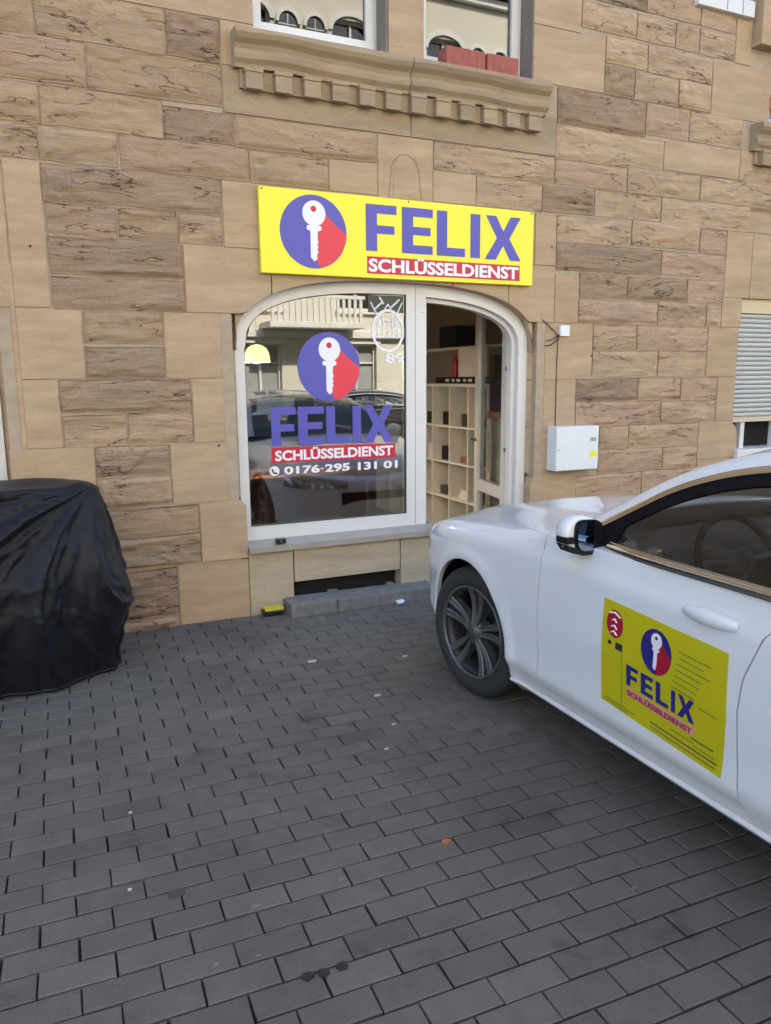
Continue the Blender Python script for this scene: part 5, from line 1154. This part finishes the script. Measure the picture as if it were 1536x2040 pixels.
        for k in range(5):
            a = math.pi / 2 + 2 * math.pi * k / 5 + .10
            for q in (-1, 1):
                P = []; 
                for s in np.linspace(0, 1, 10):
                    r = .040 + .188 * s; hw = .0125 + .0125 * s ** 1.5; tw = q * (.0125 + .030 * s ** 1.25); yo = .092 + .014 * s - .016 * math.sin(math.pi * s)
                    sec = [(-hw, -.045), (-hw, -.004), (-hw * .7, .001), (0, -.003), (hw * .7, .001), (hw, -.004), (hw, -.045)]
                    ca, sa = math.cos(a), math.sin(a)
                    P.append([(r * ca - (tw + h_) * sa, (yo + d_) * o, r * sa + (tw + h_) * ca) for h_, d_ in sec])
                mb = MB().grid(P); mb.obj('spoke', M_RIM, w)
        return w
    wheel(0, 1, R(-0 + 8)); wheel(0, -1, R(8)); wheel(-2.94, 1, 0); wheel(-2.94, -1, 0)
    # interior
    MB().box((-3.0, -.72, .16), (-.55, .72, .24)).obj('cabin_floor', M_INTER, car)
    dash = [[(x, y, z + .012 * (1 - (y / .78) ** 2)) for y in np.linspace(-.77, .77, 21)] for x, z in ((-.66, .955), (-.78, .975), (-.92, .975), (-1.01, .945), (-1.05, .88), (-1.03, .78), (-.97, .70))]
    panel(dash, 'dashboard', M_INTER, car, depth=.02, inward=(-.7, 0, .6))
    MB().lathe([(.012, .0), (.038, .006), (.046, .004), (.05, -.006), (.046, -.016)], (-1.045, .665, .905), 'x', 24).obj('air_vent', M_CHROME, car, smooth=True) if True else None
    sw_ = MB(); cxw, cyw, czw = -1.19, .42, .90
    ringp = [(cxw + .19 * math.cos(a) * math.sin(R(26)) * 1.0, cyw + .19 * math.sin(a), czw + .19 * math.cos(a) * math.cos(R(26))) for a in np.linspace(0, 2 * math.pi, 40)]
    sw_.tube(ringp, .015, 10, caps=False); st_ = sw_.obj('steering_wheel', M_TRIMBLK, car, smooth=True)
    hb = MB(); hb.lathe([(0, -.03), (.055, -.025), (.07, 0), (.05, .03), (.02, .25)], (cxw, cyw, czw), 'x', 20)
    for a in (1.45, 3.14, -1.45): hb.tube([(cxw, cyw, czw), (cxw + .18 * math.cos(a) * math.sin(R(26)), cyw + .18 * math.sin(a), czw + .18 * math.cos(a) * math.cos(R(26)))], .014, 8)
    hb.obj('wheel_boss', M_INTER, st_, smooth=True)
    for y in (.38, -.38):
        seat = MB().box((-2.12, y - .26, .40), (-1.55, y + .26, .58), .06).obj('front_seat', M_SEAT, car, smooth=True)
        m = Matrix.Rotation(R(-17), 4, 'Y'); b_ = MB().box((-.08, y - .25, 0), (.08, y + .25, .62), .05); b_.v = [tuple((m @ Vector(q)) + Vector((-2.12, 0, .55))) for q in b_.v]; b_.obj('seat_back', M_SEAT, seat, smooth=True)
        h_ = MB().box((-.05, y - .13, .66), (.05, y + .13, .84), .04); h_.v = [tuple((m @ Vector(q)) + Vector((-2.12, 0, .55))) for q in h_.v]; h_.obj('headrest', M_SEAT, seat, smooth=True)
    MB().box((-3.05, -.62, .4), (-2.62, .62, .58), .06).box((-3.2, -.62, .56), (-3.02, .62, 1.0), .05).obj('rear_bench', M_SEAT, car, smooth=True)
    for sgn in (1, -1):
        MB().box((-1.64, min(sgn * .80, sgn * .83), .30), (-.75, max(sgn * .80, sgn * .83), .93), .01).box((-1.62, min(sgn * .74, sgn * .80), .62), (-1.05, max(sgn * .74, sgn * .80), .68), .015).obj('door_lining', M_INTER, car)
    MB().box((-1.9, -.12, .24), (-1.05, .12, .60), .03).obj('centre_console', M_INTER, car)
    if decal: MB().box((-1.62, -.10, .605), (-1.42, .10, .66), .02).obj('folded_vest', M_VEST, car)
    MB().box((-1.32, -.11, 1.235), (-1.29, .11, 1.30), .01).obj('interior_mirror', M_TRIMBLK, car)
    return car

car = build_car(M_PAINT, True, (CO[0], CO[1], 0), math.pi / 2 - TH, 'white saloon car with a yellow locksmith sign on its door parked facing the shop')

# dark cars at the far kerb, seen mirrored in the panes: copies of the body in other paint
def copy_tree(o, parent, swap):
    c = o.copy(); COL.objects.link(c); c.parent = parent
    if o.data and o.data.materials and o.data.materials[0] in swap:
        me = o.data.copy(); me.materials[0] = swap[o.data.materials[0]]; c.data = me
    for ch in list(o.children):
        if ch.name.split('.')[0] in ('door_sign', 'letter', 'text_strip', 'lettering', 'round_badge', 'badge_lettering', 'small_symbol', 'printed_lines', 'emblem_disc', 'emblem_field', 'emblem_key', 'key_hole', 'folded_vest'): continue
        copy_tree(ch, c, swap)
    return c
M_SILVER = simple('grey_car_paint', (.10, .11, .12), .3, metal=.6, coat=1.0)
car['group'] = 'parked cars'
for (x, y, rz_, pm, lab) in ((-1.2, -6.9, math.pi, M_DPAINT, 'dark blue car at the far kerb, mirrored in the left of the shop pane'), (4.9, -6.9, math.pi, M_SILVER, 'grey car at the far kerb, mirrored in the right of the shop pane'), (-7.0, -6.9, math.pi, M_SILVER, 'grey car further left at the far kerb')):
    c = copy_tree(car, None, {M_PAINT: pm}); c.location = (x, y, -.13); c.rotation_euler = (0, 0, rz_); tag(c, lab, 'car')

# ------------------------------------------------------------------ house across the street (seen in the panes, lights the scene by reflection)
OY = -13.0
opp = empty('cream_building', (0, OY, 0), label='sunlit cream rendered house across the street, mirrored in the panes', cat='building')
M_CURT = simple('curtained_window', (0.34, 0.33, 0.31), 0.25, noise=.15, nscale=3); BAY = 3.2; FL = [0.1, 3.1, 6.3, 9.6]; OH = 13.6
wm = MB(); wall_cells = []
nb = 11; X0 = -17.6
def cells():
    for b in range(nb):
        x0 = X0 + b * BAY
        yield x0, x0 + BAY
for b, (x0, x1) in enumerate(cells()):
    wx0, wx1 = x0 + .95, x1 - .95
    wm.box((x0, -.4, 0), (wx0, 0, OH)).box((wx1, -.4, 0), (x1, 0, OH))
    zc = 0
    for k, fz in enumerate(FL):
        z0, z1 = fz + (.6 if k else .5), fz + 2.55
        wm.box((wx0, -.4, zc), (wx1, 0, z0)); zc = z1
    wm.box((wx0, -.4, zc), (wx1, 0, OH))
wm.obj('wall', M_RENDER, opp)
for b, (x0, x1) in enumerate(cells()):
    wx0, wx1 = x0 + .95, x1 - .95
    for k, fz in enumerate(FL):
        z0, z1 = fz + (.6 if k else .5), fz + 2.55
        fr = rect_ring(wx0, wx1, z0, z1, .07, -.22, -.14)
        fr.v = [(x, y + 0, z) for x, y, z in fr.v]; fr.box((((wx0 + wx1) / 2) - .035, -.215, z0 + .07), (((wx0 + wx1) / 2) + .035, -.145, z1 - .07)); fr.box((wx0 + .07, -.213, z1 - .62), (wx1 - .07, -.147, z1 - .56))
        w_ = fr.obj('window', M_TRIM, opp)
        MB().box((wx0 + .05, -.24, z0 + .05), (wx1 - .05, -.225, z1 - .05)).obj('pane', M_CURT if k in (0, 2) else M_DARKGLASS, w_)
        n = 9; cxx = (wx0 + wx1) / 2
        if k in (1, 2, 3):       # arched heads
            o_ = [(cxx + .78 * math.cos(t), z1 - .35 + .62 * math.sin(t)) for t in np.linspace(math.pi, 0, 14)]; i_ = [(cxx + .64 * math.cos(t), z1 - .35 + .44 * math.sin(t)) for t in np.linspace(math.pi, 0, 14)]
            MB().prism(o_ + i_[::-1], lambda x, z: (x, .06, z), lambda x, z: (x, .0, z)).obj('window_arch', M_TRIM, w_)
        else: MB().box((wx0 - .12, 0, z1), (wx1 + .12, .07, z1 + .16)).obj('lintel', M_TRIM, w_)
        MB().box((wx0 - .1, 0, z0 - .12), (wx1 + .1, .10, z0)).obj('sill', M_TRIM, w_)
for z in (2.82, 6.1, 13.3): MB().box((X0, 0, z), (X0 + nb * BAY, .18, z + .22), .02).obj('string_course', M_TRIM, opp)
MB().prism([(-10, OH), (.4, OH), (-5, OH + 3)], lambda y, z: (X0, y, z), lambda y, z: (X0 + nb * BAY, y, z)).obj('roof', M_ROOFT, opp)
for cxb in (X0 + 4.5 * BAY, 7.9):
    bal = MB(); bal.box((cxb - 1.5, 0, 3.06), (cxb + 1.5, 1.1, 3.24), .02); bo2 = bal.obj('balcony', M_TRIM, opp)
    MB().box((cxb - 1.5, 1.02, 3.92), (cxb + 1.5, 1.1, 4.02)).obj('balcony_rail', M_TRIM, bo2)
    for k in range(16): MB().box((cxb - 1.45 + k * .185, 1.03, 3.24), (cxb - 1.36 + k * .185, 1.09, 3.92)).obj('baluster', M_TRIM, bo2)
for b, (x0, x1) in enumerate(cells()):        # blind arcade beside the top windows
    for xc in (x0 + .42, x1 - .42):
        sh_ = [(xc - .28, 10.3), (xc + .28, 10.3)] + [(xc + .28 * math.cos(t), 11.75 + .30 * math.sin(t)) for t in np.linspace(0, math.pi, 12)]
        ar_ = MB().prism(sh_, lambda x, z: (x, .012, z), lambda x, z: (x, .002, z)).obj('arched_window', M_DARKGLASS, opp)
        o_ = [(xc + .38 * math.cos(t), 11.75 + .42 * math.sin(t)) for t in np.linspace(0, math.pi, 12)]; i_ = [(xc + .285 * math.cos(t), 11.75 + .305 * math.sin(t)) for t in np.linspace(0, math.pi, 12)]
        MB().prism(o_ + i_[::-1], lambda x, z: (x, .09, z), lambda x, z: (x, .002, z)).box((xc - .015, .013, 10.3), (xc + .015, .03, 12.0)).box((xc - .28, .013, 11.7), (xc + .28, .03, 11.73)).obj('window_arch', M_TRIM, ar_)
# low hedge in front of it
hg = MB(); hr = random.Random(4)
for k in range(2600):
    x, y, z = hr.uniform(-10, 12), hr.uniform(OY + .5, OY + 1.2), hr.uniform(.02, .95) ; s = hr.uniform(.05, .11); a = hr.uniform(0, 6.28); b = hr.uniform(-1, 1)
    d1 = Vector((math.cos(a), math.sin(a), b)) * s; d2 = Vector((-math.sin(a), math.cos(a), hr.uniform(-.6, .6))) * s * .6
    c = Vector((x, y, z)); hg.add([c - d1, c + d2, c + d1, c - d2], [(0, 1, 2, 3)])
hgo = hg.obj('hedge', M_HEDGE); tag(hgo, 'low green hedge in front of the cream house, mirrored in the shop pane', 'hedge', kind='stuff')
